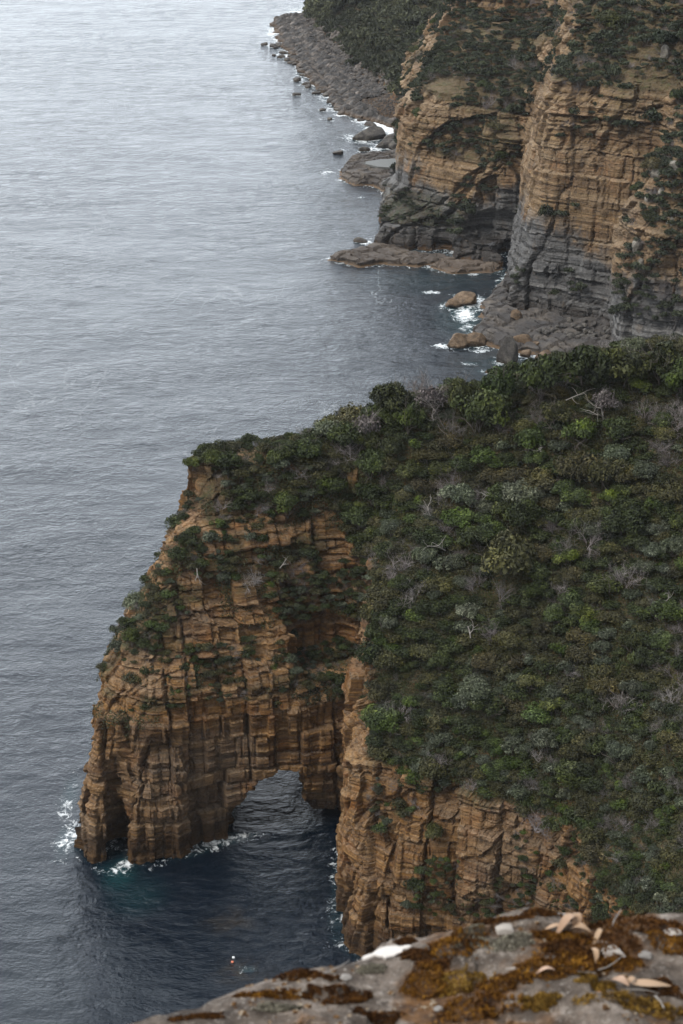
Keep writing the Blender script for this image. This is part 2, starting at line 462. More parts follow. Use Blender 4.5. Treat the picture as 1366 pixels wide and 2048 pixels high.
def strata(V, N, S=1.0, amp=1.0, veg=None, dip=0.6, jt=3.2, vdamp=0.75, ang=0.5, slope_amp=1.0):
    """push the cliff face in and out bed by bed and joint by joint"""
    x, y, z = V[:, 0], V[:, 1], V[:, 2]
    zd = z + dip * S * fbm(x / (22 * S), y / (22 * S), x * 0, 2) + 0.035 * x + 0.10 * S * fbm(x / (2.2 * S), y / (2.2 * S), x * 0, 2)
    def beds(h, sd):
        i, f = jcell(zd / h, sd, 0.85)
        return i, f * h, hash2(i, i * 0 + sd + 3)
    i1, e1, r1 = beds(3.1 * S, 11)
    i2, e2, r2 = beds(0.95 * S, 12)
    i3, e3, r3 = beds(0.42 * S, 13)
    wob = 0.07 * fbm(x / S / 2.5, y / S / 2.5, z / S / 9, 3)
    ang = ang + 0 * x if np.isscalar(ang) else ang
    ca, sa = np.cos(ang), np.sin(ang)
    u = (x * ca + y * sa) / (jt * S) + wob + 0.10 * (hash2(i1, i1 * 0 + 1) - 0.5); v = (-x * sa + y * ca) / (jt * S) - wob
    ju, du = jcell(u, 21); jv, dv = jcell(v, 22)
    cid = hash2(ju, jv, 4) * 0.6 + hash2(ju, ju * 0 + 3) * 0.4
    k2 = (cid * 99).astype(np.int64)
    ku, eu = jcell(u * 2.7 + r1 * 3, 23); kv, ev = jcell(v * 2.7 + r1 * 5, 24)
    gid = hash2(ku, kv, k2)
    K = np.floor(cid * 9999).astype(np.int64); G = np.floor(gid * 9999).astype(np.int64)
    du = np.minimum(du, dv) * jt * S; eu = np.minimum(eu, ev) * jt * S / 2.7
    on = hash2(ju + 5, jv, i1) > 0.35
    crack = np.clip(1 - du / (0.30 * S), 0, 1) * on
    crack2 = np.clip(1 - eu / (0.16 * S), 0, 1) * (hash2(ku, kv, i1) > 0.45)
    bedg = np.clip(1 - e2 / (0.13 * S), 0, 1) * (r2 > 0.25); bedb = np.clip(1 - e1 / (0.22 * S), 0, 1)
    d = (r1 - 0.5) * 1.05 + (r2 - 0.5) * 0.36 + (r3 - 0.5) * 0.26 + (cid - 0.5) * 2.3 + (hash2(i1, K) - 0.5) * 0.8 + (hash2(i1, G) - 0.5) * 0.85 \
        + (hash2(i2, G) - 0.5) * 0.26 + (hash2(i3, G, 3) - 0.5) * 0.16
    d = d - 0.6 * crack - 0.30 * crack2 - 0.12 * bedg - 0.40 * bedb + 0.30 * fbm(x / S / 2.2, y / S / 2.2, z / S / 1.6, 4) + 0.6 * fbm(x / S / 9, y / S / 9, z / S / 7, 2)
    d = d * S * amp
    tone = np.clip(0.55 * hash2(i2, K, 5) + 0.45 * hash2(i1, G, 6), 0, 1)
    h = N.copy(); h[:, 2] *= 0.12
    hl = np.linalg.norm(h, axis=1, keepdims=True)
    steep = np.clip((1 - np.abs(N[:, 2])) / 0.30, 0, 1)
    if veg is not None: steep = steep * (1 - vdamp * veg)
    V2 = V + h / (hl + 1e-9) * (d * steep)[:, None]
    V2[:, 2] += (1 - steep) * 0.35 * S * fbm(x / S / 2.0, y / S / 2.0, z * 0, 4)
    return V2, tone, np.clip(crack + 0.6 * crack2 + 0.5 * bedg + 0.6 * bedb, 0, 1) * steep

# ---- near headland with the sea arch
P = lambda *a: [tuple(p) for p in a]
bk = lambda *a: [('W',) + p for p in a]
def lv(z, pts, back): return (z, pts + [('W', a, b) for a, b in back])
A_levels = [
 lv(-3, P((138,178.2),(160,175),(200,173.8),(238,174.8),(249,175.0),(262,173.6),(300,173),(350,174),(430,177.8),(465,179.4),(540,181.5),(600,183.4),(690,183.4),(682,178),(670,170),(661,161)),
    ((3,155),(12,153),(24,148),(28,142),(30,128),(70,120),(72,245),(45,240),(20,228),(5,214),(-15,208),(-28,201))),
 lv(0, P((141,177.9),(163,176),(200,175),(238,175.2),(249,175.6),(262,174.6),(300,174.2),(350,175.2),(430,178.6),(465,179.9),(540,182),(600,183.5),(690,183.5),(683,178),(673,170),(664,162)),
    ((3,156.5),(12,155),(24,149.5),(27.5,142),(30,130),(70,120),(70,243),(45,238),(20,226),(5,213),(-15,207),(-27,200))),
 lv(8, P((150,178.8),(170,176.8),(205,175.8),(240,176.0),(251,176.3),(264,175.3),(300,175),(350,176),(430,178.8),(470,179.7),(540,180.3),(603,180.8),(690,182.5),(690,178),(686,170),(679,163.3)),
    ((3,158.2),(12,157),(24,151),(27,143),(30,132),(70,122),(68,240),(45,235),(20,224),(5,212),(-14,206),(-26,200))),
 lv(16, P((175,181.2),(198,178.4),(235,177.6),(255,178.4),(270,177.4),(300,177),(370,177.6),(430,179.2),(480,180),(540,180.8),(603,181.5),(690,184),(706,184.5),(708,178),(703,171),(696,165.2),(770,163.6)),
    ((11,160.5),(22,154.8),(25,148),(26.5,143),(30,135),(70,126),(66,238),(45,232),(20,222),(5,210),(-13,205),(-25,200))),
 lv(18.5, P((190,182.5),(215,179.8),(240,179),(262,179),(300,178.6),(370,179),(430,180.2),(480,181),(540,182.3),(570,183),(640,185),(706,185.5),(712,184),(712,178),(706,171),(701,166.2),(770,165),(905,162.3)),
    ((14.5,160.7),(22.3,157),(25.5,150.5),(29,144),(34,138),(70,130),(66,237),(45,231),(20,221),(5,209.5),(-12,204.5),(-24,199.5))),
 lv(24, P((258,186),(285,183),(310,182.5),(370,182.7),(430,184),(480,185),(530,186.6),(570,188.2),(640,189),(703,189.2),(722,188.7),(727,184),(724,178),(738,174),(800,172.5),(905,170),(1050,167),(1200,162),(1300,156),(1400,148)),
    ((70,140),(64,235),(45,230),(20,220),(5,209),(-11,204),(-20,199))),
 lv(27.5, P((290,188),(315,186),(370,185.5),(430,187),(520,189),(600,190.8),(703,192),(730,191.5),(737,185),(733,180),(765,177.5),(905,175.5),(1050,172.5),(1200,168),(1300,163),(1400,157)),
    ((68,150),(63,234),(45,229),(20,219),(5,208.5),(-11,203.7),(-18.5,199.5))),
 lv(31, P((318,191),(345,189),(370,188.6),(430,189.6),(520,191.8),(600,193.5),(700,194.3),(738,193),(750,187),(800,183),(905,181),(1050,178),(1200,174),(1366,170)),
    ((66,162),(60,232),(45,228),(20,218),(5,208),(-11,203.4),(-17,200))),
 lv(38, P((360,198.2),(385,197.6),(430,197.4),(500,197.6),(560,197.2),(620,196.5),(700,197),(760,196),(850,194),(1000,190),(1200,185),(1400,181)),
    ((63,180),(55,228),(40,224),(20,215),(5,207),(-10,203),(-15.5,202))),
 lv(43, P((790,202),(850,200),(920,198.5),(1050,196),(1200,192.5),(1400,189)),
    ((60,192),(50,222),(35,218),(20,210),(9,205.5))),
 lv(48, P((1150,203.5),(1210,201.5),(1300,200),(1420,199)),
    ((55,202),(50,212),(40,210),(28,206))),
]
A = Body(A_levels, ((-36, 58), (138, 222), (-2.4, 51)), 0.35)
F = A.field(warp=1.1, wsc=6.0)
# the tunnel through the headland: its roof climbs towards the back
X3 = A.xs[:, None, None]; Y3 = A.ys[None, :, None]; Z3 = A.zs[None, None, :]
roof = 8.4 + np.clip(Y3 - 183, 0, 40) * 0.40
def lerp(a, b, t): return a + (b - a) * np.clip(t, 0, 1)
left = lerp(-12.0, -10.8, Z3 / 5.0) + np.clip(Z3 - 5.0, 0, 20) * 0.75 * np.where(Z3 < 7.4, 1, 1.3)
wob = 0.5 * fbm(A.xs[:, None] * 0.4 + 0 * A.zs[None, :], 0 * A.xs[:, None] + A.zs[None, :] * 0.5, 0 * A.xs[:, None] + 0 * A.zs[None, :], 3)[:, None, :]
right = -4.4 + np.clip(3.2 - Z3, 0, 4) * 0.55 - np.clip(Y3 - 190, 0, 30) * 0.02
left = left - np.clip(Y3 - 188, 0, 30) * 0.12
tun = np.maximum.reduce([np.broadcast_to(left - X3, F.shape), np.broadcast_to(X3 - right, F.shape), np.broadcast_to((Z3 - roof) * 0.9, F.shape)]) + wob
# undercut below the right pier
uc = np.maximum.reduce([np.broadcast_to(-5.5 - X3, F.shape), np.broadcast_to(X3 + 0.2, F.shape), np.broadcast_to(Z3 - 1.6 + 0 * X3 + (Y3 - 183) * 0.25, F.shape), np.broadcast_to(188 - Y3 - 8 + 0 * X3, F.shape), np.broadcast_to(Y3 - 187 + 0 * X3, F.shape)])
F = np.maximum(F, -tun); F = np.maximum(F, -uc)
# crack in the seaward pier
ck = np.maximum.reduce([np.abs(X3 - (-24.6 + 0.03 * (Y3 - 175) + 0 * Z3)) - np.clip(0.42 - 0.022 * Z3, 0.05, 2), np.broadcast_to(Y3 - (178.4 - 0.10 * Z3), F.shape), np.broadcast_to(Z3 - 14.5 + 0 * X3, F.shape)])
F = np.maximum(F, -ck)
al = (np.sqrt(((X3 - pX(655, 186, 20)) / 5.0) ** 2 + ((Y3 - 186.5) / 3.6) ** 2 + ((Z3 - 20.6) / 3.4) ** 2) - 1) * 3.4
F = np.maximum(F, -np.maximum(al, 17.6 - Z3))
A.F = F
V, Q = A.mesh(); Q = orient(V, Q)
V = smooth_v(V, Q, 1)
N = vnormals(V, Q)
px, py, _ = proj(V)
fc = V[Q].mean(1)
keep = (fc[:, 0] < 57.3) & (fc[:, 1] > 138.8) & (fc[:, 2] > -2.0) & (fc[:, 1] < 221.5)
V, Q = crop_faces(V, Q, keep)
print('A', len(V), len(Q), time.time() - T0)
cA = (V.copy(), Q.copy(), vnormals(V, Q))
V, Q = subdiv(V, Q)
N = vnormals(V, Q)
px, py, _ = proj(V)
def slope_mask_A(px, py, V, N):      # 1 where soil and scrub cover the ground
    e = 6 * 0 + 14 * fbm(V[:, 0] / 5, V[:, 1] / 5, V[:, 2] / 5, 3)
    edge = np.interp(px, [690, 905, 1000, 1150, 1190, 1215, 1366], [1500, 1560, 1600, 1650, 1750, 1900, 2050])
    m = ((px > np.interp(py, [900, 1040, 1180, 1380, 1540], [560, 690, 752, 758, 728]) + e) & (py < edge + e)).astype(float)
    return m * np.clip((N[:, 2] - 0.15) / 0.3, 0, 1)
vegm = slope_mask_A(px, py, V, N)
patch = fbm(V[:, 0] / 4.5, V[:, 1] / 4.5, V[:, 2] / 3.0, 3)
terr = np.clip((patch - 0.0) * 5, 0, 1) * np.clip((N[:, 2] - 0.35) / 0.25, 0, 1) * (V[:, 2] > 17.5)
angA = np.where(V[:, 0] > 0.4 + 0.095 * V[:, 2], -0.2, 0.25)
V, tone, crack = strata(V, N, 1.0, 0.85, vegm, ang=angA)
VEG = np.clip(np.maximum(vegm, terr * 0.85), 0, 1)
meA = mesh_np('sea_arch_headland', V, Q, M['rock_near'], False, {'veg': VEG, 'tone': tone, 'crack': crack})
oA = link('sea_arch_headland', meA)
tag(oA, 'orange bedded rock headland pierced by a sea arch, scrub covering its top', None, None, 'structure')
A_V, A_Q, A_N, A_veg = V, Q, vnormals(V, Q), VEG
print('A done', len(V), time.time() - T0)

# ---- main cliffs across the bay
rb = ((115, 330), (115, 585))
def bl(z, pts, side=(118, 328, 585)):
    return lv(z, P(*pts), ((side[0], side[1]), (side[0], side[2])))
B_levels = [
 bl(-4, ((900,576),(798,557),(797,546),(826,535),(818,520),(803,500),(794,470),(790,457),(762,453),(760,440),(770,430),(742,424),(737,416),(780,411),(830,409),(870,407),(885,410),(905,401),(960,399),(1000,398),(1030,402),(1030,392),(1008,375),(1008,365),(1050,364),(1120,359),(1200,355),(1226,353),(1222,344),(1240,336),(1300,332),(1440,328))),
 bl(0, ((900,576),(800,557),(800,546),(828,535),(822,520),(806,500),(798,470),(795,457),(768,453),(765,440),(775,430),(748,424),(743,418),(780,413),(830,411),(870,409),(885,412),(905,403),(960,401),(1000,400),(1030,407),(1034,404),(1020,392),(1010,375),(1012,367),(1050,366),(1120,361),(1200,357),(1228,355),(1224,346),(1240,338),(1300,334),(1440,330))),
 bl(5, ((900,576),(800,557),(801,546),(830,535),(824,520),(810,500),(800,470),(797,456),(775,450),(772,442),(785,432),(757,424),(750,419),(785,416),(830,414),(870,412),(890,414),(910,407),(960,405),(1000,404),(1034,409),(1038,406),(1030,395),(1024,376),(1026,369),(1060,367.5),(1120,363),(1200,359),(1232,357),(1226,347),(1242,339.5),(1302,335.5),(1440,331.5))),
 bl(10, ((900,576),(802,557),(802,546),(832,535),(828,520),(812,500),(804,470),(802,440),(803,426),(830,421),(870,418),(950,413),(1000,410),(1036,414),(1042,408),(1043,385),(1043,374),(1052,369.5),(1100,367),(1180,362),(1236,360),(1230,348),(1248,340.5),(1308,336.5),(1440,332.5))),
 bl(12, ((900,576),(804,557),(804,546),(834,535),(830,520),(814,500),(806,470),(804,440),(805,427.5),(830,422.5),(870,419.5),(950,413.8),(1000,410.8),(1038,413),(1045,407),(1047,385),(1050,374.5),(1058,370),(1100,367.4),(1180,362.4),(1237,360.2),(1232,348.5),(1252,341),(1312,337),(1440,333))),
 bl(19, ((905,576),(812,557),(812,546),(842,535),(838,520),(822,503),(812,470),(810,440),(812,430),(830,425),(870,421),(950,417),(1005,414),(1042,415),(1054,405),(1062,385),(1066,374.5),(1074,371.5),(1120,368.5),(1200,364),(1250,361.5),(1245,347),(1270,342),(1325,339),(1440,335.5))),
 bl(24, ((925,576),(880,560),(872,545),(862,528),(850,520),(828,505),(818,470),(818,440),(822,433),(850,426),(900,423.5),(960,420.5),(1010,418),(1050,419),(1065,410),(1071,385),(1074,374),(1082,371.5),(1130,368.8),(1200,364.3),(1268,361.8),(1262,348),(1288,343.5),(1345,340.5),(1440,338))),
 bl(31, ((940,576),(905,555),(884,530),(882,520),(866,500),(852,465),(852,436),(880,429),(960,426),(1040,424),(1072,418),(1082,395),(1084,377),(1093,373),(1140,369.8),(1210,365.5),(1295,362.8),(1300,350.5),(1330,346),(1440,342))),
 bl(38, ((960,576),(922,552),(903,526),(898,500),(892,462),(902,450),(950,443),(1040,438),(1085,430),(1100,400),(1100,380),(1108,374.8),(1160,371.5),(1220,367.5),(1318,364.5),(1348,354),(1368,349),(1440,346))),
 bl(45, ((975,578),(932,550),(914,520),(912,500),(908,470),(918,462),(1000,456),(1060,451),(1112,440),(1120,405),(1116,384),(1124,377),(1180,373.8),(1240,370.5),(1335,367.5),(1382,359),(1450,352))),
 bl(54, ((985,578),(945,550),(925,520),(919,500),(915,478),(925,467),(1000,461),(1060,457),(1127,448),(1150,420),(1165,394),(1220,393),(1300,387),(1380,378),(1460,366))),
 bl(66, ((1000,578),(960,550),(940,520),(930,500),(925,481),(940,472),(1000,466),(1060,463),(1160,454),(1200,428),(1260,408),(1320,399),(1390,394),(1470,384)), (118, 350, 580)),
 bl(80, ((1050,575),(1020,545),(1010,520),(1080,500),(1200,480),(1300,450),(1400,430),(1480,410)), (116, 380, 575)),
]
B = Body(B_levels, ((-6, 100), (326, 590), (-2.4, 84)), 0.75)
F = B.field(warp=2.2, wsc=13.0)
X3 = B.xs[:, None, None]; Y3 = B.ys[None, :, None]; Z3 = B.zs[None, None, :]
def ell(cx, cy, cz, rx, ry, rz): return (np.sqrt(((X3 - cx) / rx) ** 2 + ((Y3 - cy) / ry) ** 2 + ((Z3 - cz) / rz) ** 2) - 1) * min(rx, ry, rz)
cx, cy = pX(1022, 404, 1), 404
F = np.maximum(F, -ell(cx, cy, 1.0, 3.2, 8, 4.2))                      # sea cave in the corner
F = np.maximum(F, -ell(pX(1042, 455, 42), 455, 42.2, 6.5, 6, 2.2))      # dark overhang high on the cliff
F = np.maximum(F, -ell(pX(985, 412, 8), 408, 6.5, 7.5, 4.5, 4.2))      # shallow hollow in the grey beds
B.F = F
V, Q = B.mesh(); Q = orient(V, Q); V = smooth_v(V, Q, 1)
fc = V[Q].mean(1)
keep = (fc[:, 0] < 99) & (fc[:, 1] > 327.5) & (fc[:, 2] > -1.6) & (fc[:, 1] < 588)
V, Q = crop_faces(V, Q, keep)
cB = (V.copy(), Q.copy(), vnormals(V, Q))
V, Q = subdiv(V, Q); N = vnormals(V, Q)
pch = fbm(V[:, 0] / 14, V[:, 1] / 14, V[:, 2] / 9, 3)
vm = 0.8 * np.clip((N[:, 2] - 0.46) / 0.22 + pch * 1.3, 0, 1) * np.clip((N[:, 2] - 0.22) / 0.12, 0, 1) * (V[:, 2] > 5)
V, tone, crack = strata(V, N, 1.35, np.interp(N[:, 2], [0.12, 0.4], [0.5, 1.35]), vm, dip=1.6, jt=5.0, vdamp=0.2, ang=-0.12)
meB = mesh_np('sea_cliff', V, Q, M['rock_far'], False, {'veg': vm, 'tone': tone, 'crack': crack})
oB = link('sea_cliff', meB)
tag(oB, 'tall tan bedded cliffs with a grey base rising across the bay', None, None, 'structure')
B_V, B_Q, B_N, B_veg = V, Q, vnormals(V, Q), vm
print('B done', len(V), time.time() - T0)

# ---- far hillside above the boulder beach
shore = [(560,45),(572,70),(590,92),(600,110),(612,130),(640,155),(680,195),(703,220),(735,228),(772,238),(812,250)]
vedge = [(612,22),(640,55),(700,110),(760,165),(795,205),(806,222)]
Wd = lambda L, z: [at(a, b, z) for a, b in L]
ve = np.array(Wd(vedge, 4))
def hill(z, off, far=0):
    pts = [(a + off, b + off * 0.25) for a, b in ve]
    pts = [(pts[0][0] + 8, 900)] + [(pts[0][0] + 2, 780)] + pts
    return (z, [('W', a, b) for a, b in pts] + [('W', 60 + off * 0.3, 520), ('W', 140, 520), ('W', 140, 900)])
sh = Wd(shore, 0)
H_levels = [
 (-3, [('W', a - 3, b) for a, b in sh] + [('W', 60, 520), ('W', 140, 520), ('W', 140, 905), ('W', -2, 905), ('W', -4, 800), ('W', -12, 750)]),
 (0, [('W', a, b) for a, b in sh] + [('W', 60, 520), ('W', 140, 520), ('W', 140, 900), ('W', 2, 900), ('W', -2, 800), ('W', -9, 745)]),
 hill(3.2, 0), hill(12, 9), hill(22, 21), hill(34, 38), hill(50, 62)]
H = Body(H_levels, ((-32, 110), (512, 860), (-2.8, 52)), 1.15)
H.field(warp=3.5, wsc=22)
V, Q = H.mesh(); Q = orient(V, Q); V = smooth_v(V, Q, 2)
fc = V[Q].mean(1)
V, Q = crop_faces(V, Q, (fc[:, 0] < 108) & (fc[:, 2] > -2) & (fc[:, 1] < 857) & (fc[:, 1] > 514))
N = vnormals(V, Q)
V[:, 2] -= 0.9 * (V[:, 2] < 4) * (V[:, 2] > 0.5)
V[:, 2] += 0.9 * fbm(V[:, 0] / 7, V[:, 1] / 7, V[:, 2] / 7, 3) * np.clip(V[:, 2] / 4, 0.2, 1)
vm = np.clip((V[:, 2] - 4.0) / 2, 0, 1)
me = mesh_np('hillside', V, Q, M['rock_hill'], False, {'veg': vm, 'tone': V[:, 0] * 0, 'crack': V[:, 0] * 0})
oH = link('hillside', me)
tag(oH, 'steep far hillside falling to the boulder beach', None, None, 'structure')
cH = (V, Q, vnormals(V, Q))
print('H done', len(V), time.time() - T0)

# ---- wave-cut rock platforms and the rocks in the water
SHELVES, ROCKS_IN_SEA = [], []
def platform(name, label, pts, ztop, zo=0.0, vox=0.42, tilt=(0, 0), tan=0.0, warp=1.3, cat='rock shelf'):
    W = np.array([at(a, b, ztop * 0.6) for a, b in pts])
    SHELVES.append((W, 2.2)); lo, hi = W.min(0) - 4, W.max(0) + 4
    xs = np.arange(lo[0], hi[0], vox); ys = np.arange(lo[1], hi[1], vox); zs = np.arange(-2.4, ztop + 2.5, vox * 0.8)
    X, Y = np.meshgrid(xs, ys, indexing='ij')
    Xw = X + warp * fbm(X / 5, Y / 5, X * 0 + ztop, 3); Yw = Y + warp * 1.3 * fbm(X / 5 + 7, Y / 5, X * 0 + ztop, 3)
    sd = sdf_poly(W, Xw, Yw)
    top = ztop + 0.9 * fbm(X / 7, Y / 5, X * 0 + 3, 3) + tilt[0] * (X - W[:, 0].mean()) + tilt[1] * (Y - W[:, 1].mean())
    top = np.round((top + 0.3 * fbm(X / 2.5, Y / 2.5, X * 0, 2)) / 0.38) * 0.38
    Z = zs[None, None, :]
    b = Body.__new__(Body); b.box = ((xs[0], 0), (ys[0], 0), (zs[0], 0)); b.vox = 1.0
    b.F = np.maximum(sd[:, :, None] + np.clip(Z, -3, 9) * 0.7 + 0.4 * np.sin(Z * 5), (Z - top[:, :, None]) * 1.5).astype(np.float32)
    import openvdb
    g = openvdb.FloatGrid(); g.background = 5.0; g.copyFromArray(np.clip(b.F, -5, 5))
    pts_, tri, Q = g.convertToPolygons(isovalue=0.0, adaptivity=0.0)
    V = np.asarray(pts_, float) * np.array([vox, vox, vox * 0.8]) + np.array([xs[0], ys[0], zs[0]])
    Q = orient(V, np.asarray(Q, np.int64)); V = smooth_v(V, Q, 1)
    N = vnormals(V, Q)
    g1, e1 = jcell((V[:, 0] * .8 + V[:, 1] * .6) / 3.4 + .3 * fbm(V[:, 0] / 4, V[:, 1] / 4, V[:, 2] * 0, 2), 5); g2, e2 = jcell((-V[:, 0] * .6 + V[:, 1] * .8) / 4.2 + .3 * fbm(V[:, 0] / 4 + 9, V[:, 1] / 4, V[:, 2] * 0, 2), 6)
    V[:, 2] += (hash2(g1, g2) - 0.5) * 0.55 * (V[:, 2] > 0.4) - 0.5 * (np.minimum(e1, e2) < 0.07) * (V[:, 2] > 0.4)
    V += N * (0.30 * fbm(V[:, 0] / 1.5, V[:, 1] / 1.5, V[:, 2] / 0.8, 4))[:, None]
    me = mesh_np(name, V, Q, M['platform'], False, {'tone': np.full(len(V), tan)})
    o = link(name, me); tag(o, label, cat, 'rock shelves at the foot of the cliffs')
    return o, (V, Q, vnormals(V, Q))
pl1, cP1 = platform('rock_shelf', 'broad dark rock shelf under the grey cliff beside the foaming inlet',
    [(1020,535),(985,575),(955,605),(968,628),(940,655),(962,672),(1010,690),(1060,696),(1100,700),(1160,714),(1240,724),(1300,724),(1300,660),(1150,632),(1050,622),(1022,615),(1030,560)], 1.9, tilt=(0.01, 0.01))
platform('rock_shelf', 'long low rock spit pointing out to sea below the grey promontory',
    [(655,512),(675,503),(705,500),(748,488),(830,500),(890,512),(905,520),(840,527),(760,523),(720,528),(690,522)], 1.1, tan=0.25)
platform('rock_shelf', 'brown tide-washed reef edging the dark cove',
    [(852,529),(885,517),(960,524),(1008,534),(985,543),(900,544)], 0.9, tan=0.45)
platform('rock_shelf', 'flat rock shelf holding a pale still pool left of the tan cliff',
    [(678,345),(690,320),(705,312),(740,307),(812,296),(812,400),(792,392),(765,372),(745,362),(715,362),(695,357)], 2.3, tan=0.1)
def smat(name, col, rough=0.6, spec=0.4):
    b = NB(name); n = b.noise(3, 3)
    return b.set(color=b.mix(1.0, col, b.ramp(n, [(0.3, 0.85), (0.7, 1.1)]), 'MULTIPLY'), rough=rough, spec=spec)
M['pool'] = smat('still_rock_pool', (0.13, 0.13, 0.12), 0.5, 0.12)
pw = [at(a, b, 2.9) for a, b in [(722,325),(760,319),(800,317),(806,328),(790,336),(756,334),(735,329)]]
pv = [(a, b, z) for z in (2.5, 2.98) for a, b in pw]
n = len(pw)
me = bpy.data.meshes.new('rock_pool'); me.from_pydata(pv, [], [list(range(n, 2 * n)), list(range(n))[::-1]] + [[i, (i + 1) % n, n + (i + 1) % n, n + i] for i in range(n)])
me.materials.append(M['pool']); o = link('rock_pool', me); tag(o, 'pale still pool of seawater lying on the rock shelf', 'pool')

def ico(sub):
    import bmesh
    bm = bmesh.new(); bmesh.ops.create_icosphere(bm, subdivisions=sub, radius=1)
    V = np.array([v.co[:] for v in bm.verts]); Fc = np.array([[v.index for v in f.verts] for f in bm.faces]); bm.free()
    return V, Fc
ICO = {k: ico(k) for k in (1, 2, 3, 4, 5)}
def rock_v(seed, size, sub=4, planes=11, rough=0.10):
    rg = np.random.default_rng(seed); V, Fc = ICO[sub]
    V = V.copy(); r = np.ones(len(V)) * 1.15
    for _ in range(planes):
        nrm = rg.normal(size=3); nrm /= np.linalg.norm(nrm); dd = rg.uniform(0.62, 0.98)
        c = V @ nrm
        r = np.where(c > 0.05, np.minimum(r, dd / np.maximum(c, 0.05)), r)
    W = V * r[:, None]
    o = rg.uniform(0, 60, 3)
    W *= (1 + rough * fbm(V[:, 0] * 2.5 + o[0], V[:, 1] * 2.5 + o[1], V[:, 2] * 2.5 + o[2], 4))[:, None]
    return W * np.array(size), Fc
def rock(name, label, x, y, z, size, seed, mat, rot=0, sub=4, group=None, cat='rock', planes=11, lean=0, me=None):
    if me is None:
        V, Fc = rock_v(seed, size, sub, planes); me = mesh_np(name, V, Fc, mat, False)
    o = link(name, me, loc=(x, y, z)); o.rotation_euler = (lean, 0, rot)
    tag(o, label, cat, group); return o
def rk(px_, py_, w, h, lab, mat, seed, zf=0.3, deep=0.8, rot=0, lean=0, z=0.0, name='sea_rock', group='rocks in the water of the inlet', planes=11):
    """w, h: half width and height in metres; stands at the photo spot"""
    X, Y = at(px_, py_, z)
    if z == 0: ROCKS_IN_SEA.append((X, Y, w))
    return rock(name, lab, X, Y, z + h * zf, (w, w * deep, h), seed, M[mat], rot, 4, group, lean=lean, planes=planes)
rk(905,612,1.9,1.3,'low brown rock at the left end of the foam-washed pair','boulder_tan',31)
rk(932,606,2.6,1.7,'brown rock with white water breaking round it, nearest the dark shelf','boulder_tan',32)
rk(918,690,2.4,1.6,'left half of the tan double rock standing apart in the inlet','boulder_tan',33)
rk(950,688,2.2,1.5,'right lower half of the tan double rock standing apart in the inlet','boulder_tan',34)
rk(1010,722,2.1,3.4,'tall dark wedge-shaped rock rising from the water above the treetops','boulder_dark',35,0.35,0.9,0.4,0.15, planes=7)
rk(1022,742,1.6,1.0,'low rounded tan rock just behind the treetops, below the dark wedge','boulder_tan',36)
rk(1040,694,2.1,1.9,'tan block heaped at the shelf edge behind the dark wedge','boulder_tan',37)
rk(1068,700,1.7,1.6,'blocky tan rock in the middle of the heap beside the wedge','boulder_tan',38)
rk(1050,712,1.3,1.0,'small orange rock in front of the heaped blocks','boulder_tan',39)
rk(1090,722,1.9,1.5,'tan rock with white surf to its right, at the foot of the shelf','boulder_tan',40)
rk(1082,705,1.3,1.1,'dark brown rock wedged between heaped tan blocks','boulder_dark',41)
rk(985,745,1.2,0.5,'wave-washed rock almost under water, left of the wedge','boulder_tan',42,0.1)
rk(1030,637,1.2,1.1,'square boulder alone on the dark shelf under the cliff corner','boulder_tan',43,0.5,z=2.0,group='loose blocks on the broad shelf')
rk(738,276,4.6,2.3,'long flat-topped dark slab of rock standing in white surf','boulder_dark',44,0.35,0.75,0.1,planes=6,group='rocks near the pool shelf')
rk(772,294,3.2,1.7,'dark boulder at the left of the jumble behind the pool shelf','boulder_dark',45,group='rocks near the pool shelf')
rk(790,288,3.0,2.0,'biggest dark boulder of the jumble behind the pool shelf','boulder_dark',46,group='rocks near the pool shelf')
rk(800,298,3.0,1.8,'dark boulder against the tan cliff behind the pool shelf','boulder_dark',47,group='rocks near the pool shelf')
rk(727,301,1.6,0.9,'small dark rock in the foam left of the jumble','boulder_dark',48,group='rocks near the pool shelf')
rk(678,307,1.5,0.7,'lone small rock awash out to the left of the pool shelf','boulder_dark',49,group='rocks near the pool shelf')
rk(722,483,1.6,0.7,'small dark rock awash above the low spit','boulder_dark',50,group='rocks near the pool shelf')
# rubble fallen on the shelf: small blocks, copies of three
protos = [mesh_np('rubble_block', *rock_v(60 + k, (1, .8, .7), 2), M['boulder_dark']) for k in range(4)]
for k in range(60):
    px_ = random.gauss(1165, 38); py_ = 664 + random.gauss(0, 11) + (px_ - 1165) * 0.12
    X, Y = at(px_, py_, 2.2); s = random.uniform(0.3, 0.9)
    o = rock('rubble_block', 'grey block in the rubble scattered on the shelf below the cliff', X, Y, 2.0 + 0.2 * s, None, 0, None, random.uniform(0, 6), group='rubble on the broad shelf', me=random.choice(protos))
    o.scale = (s,) * 3
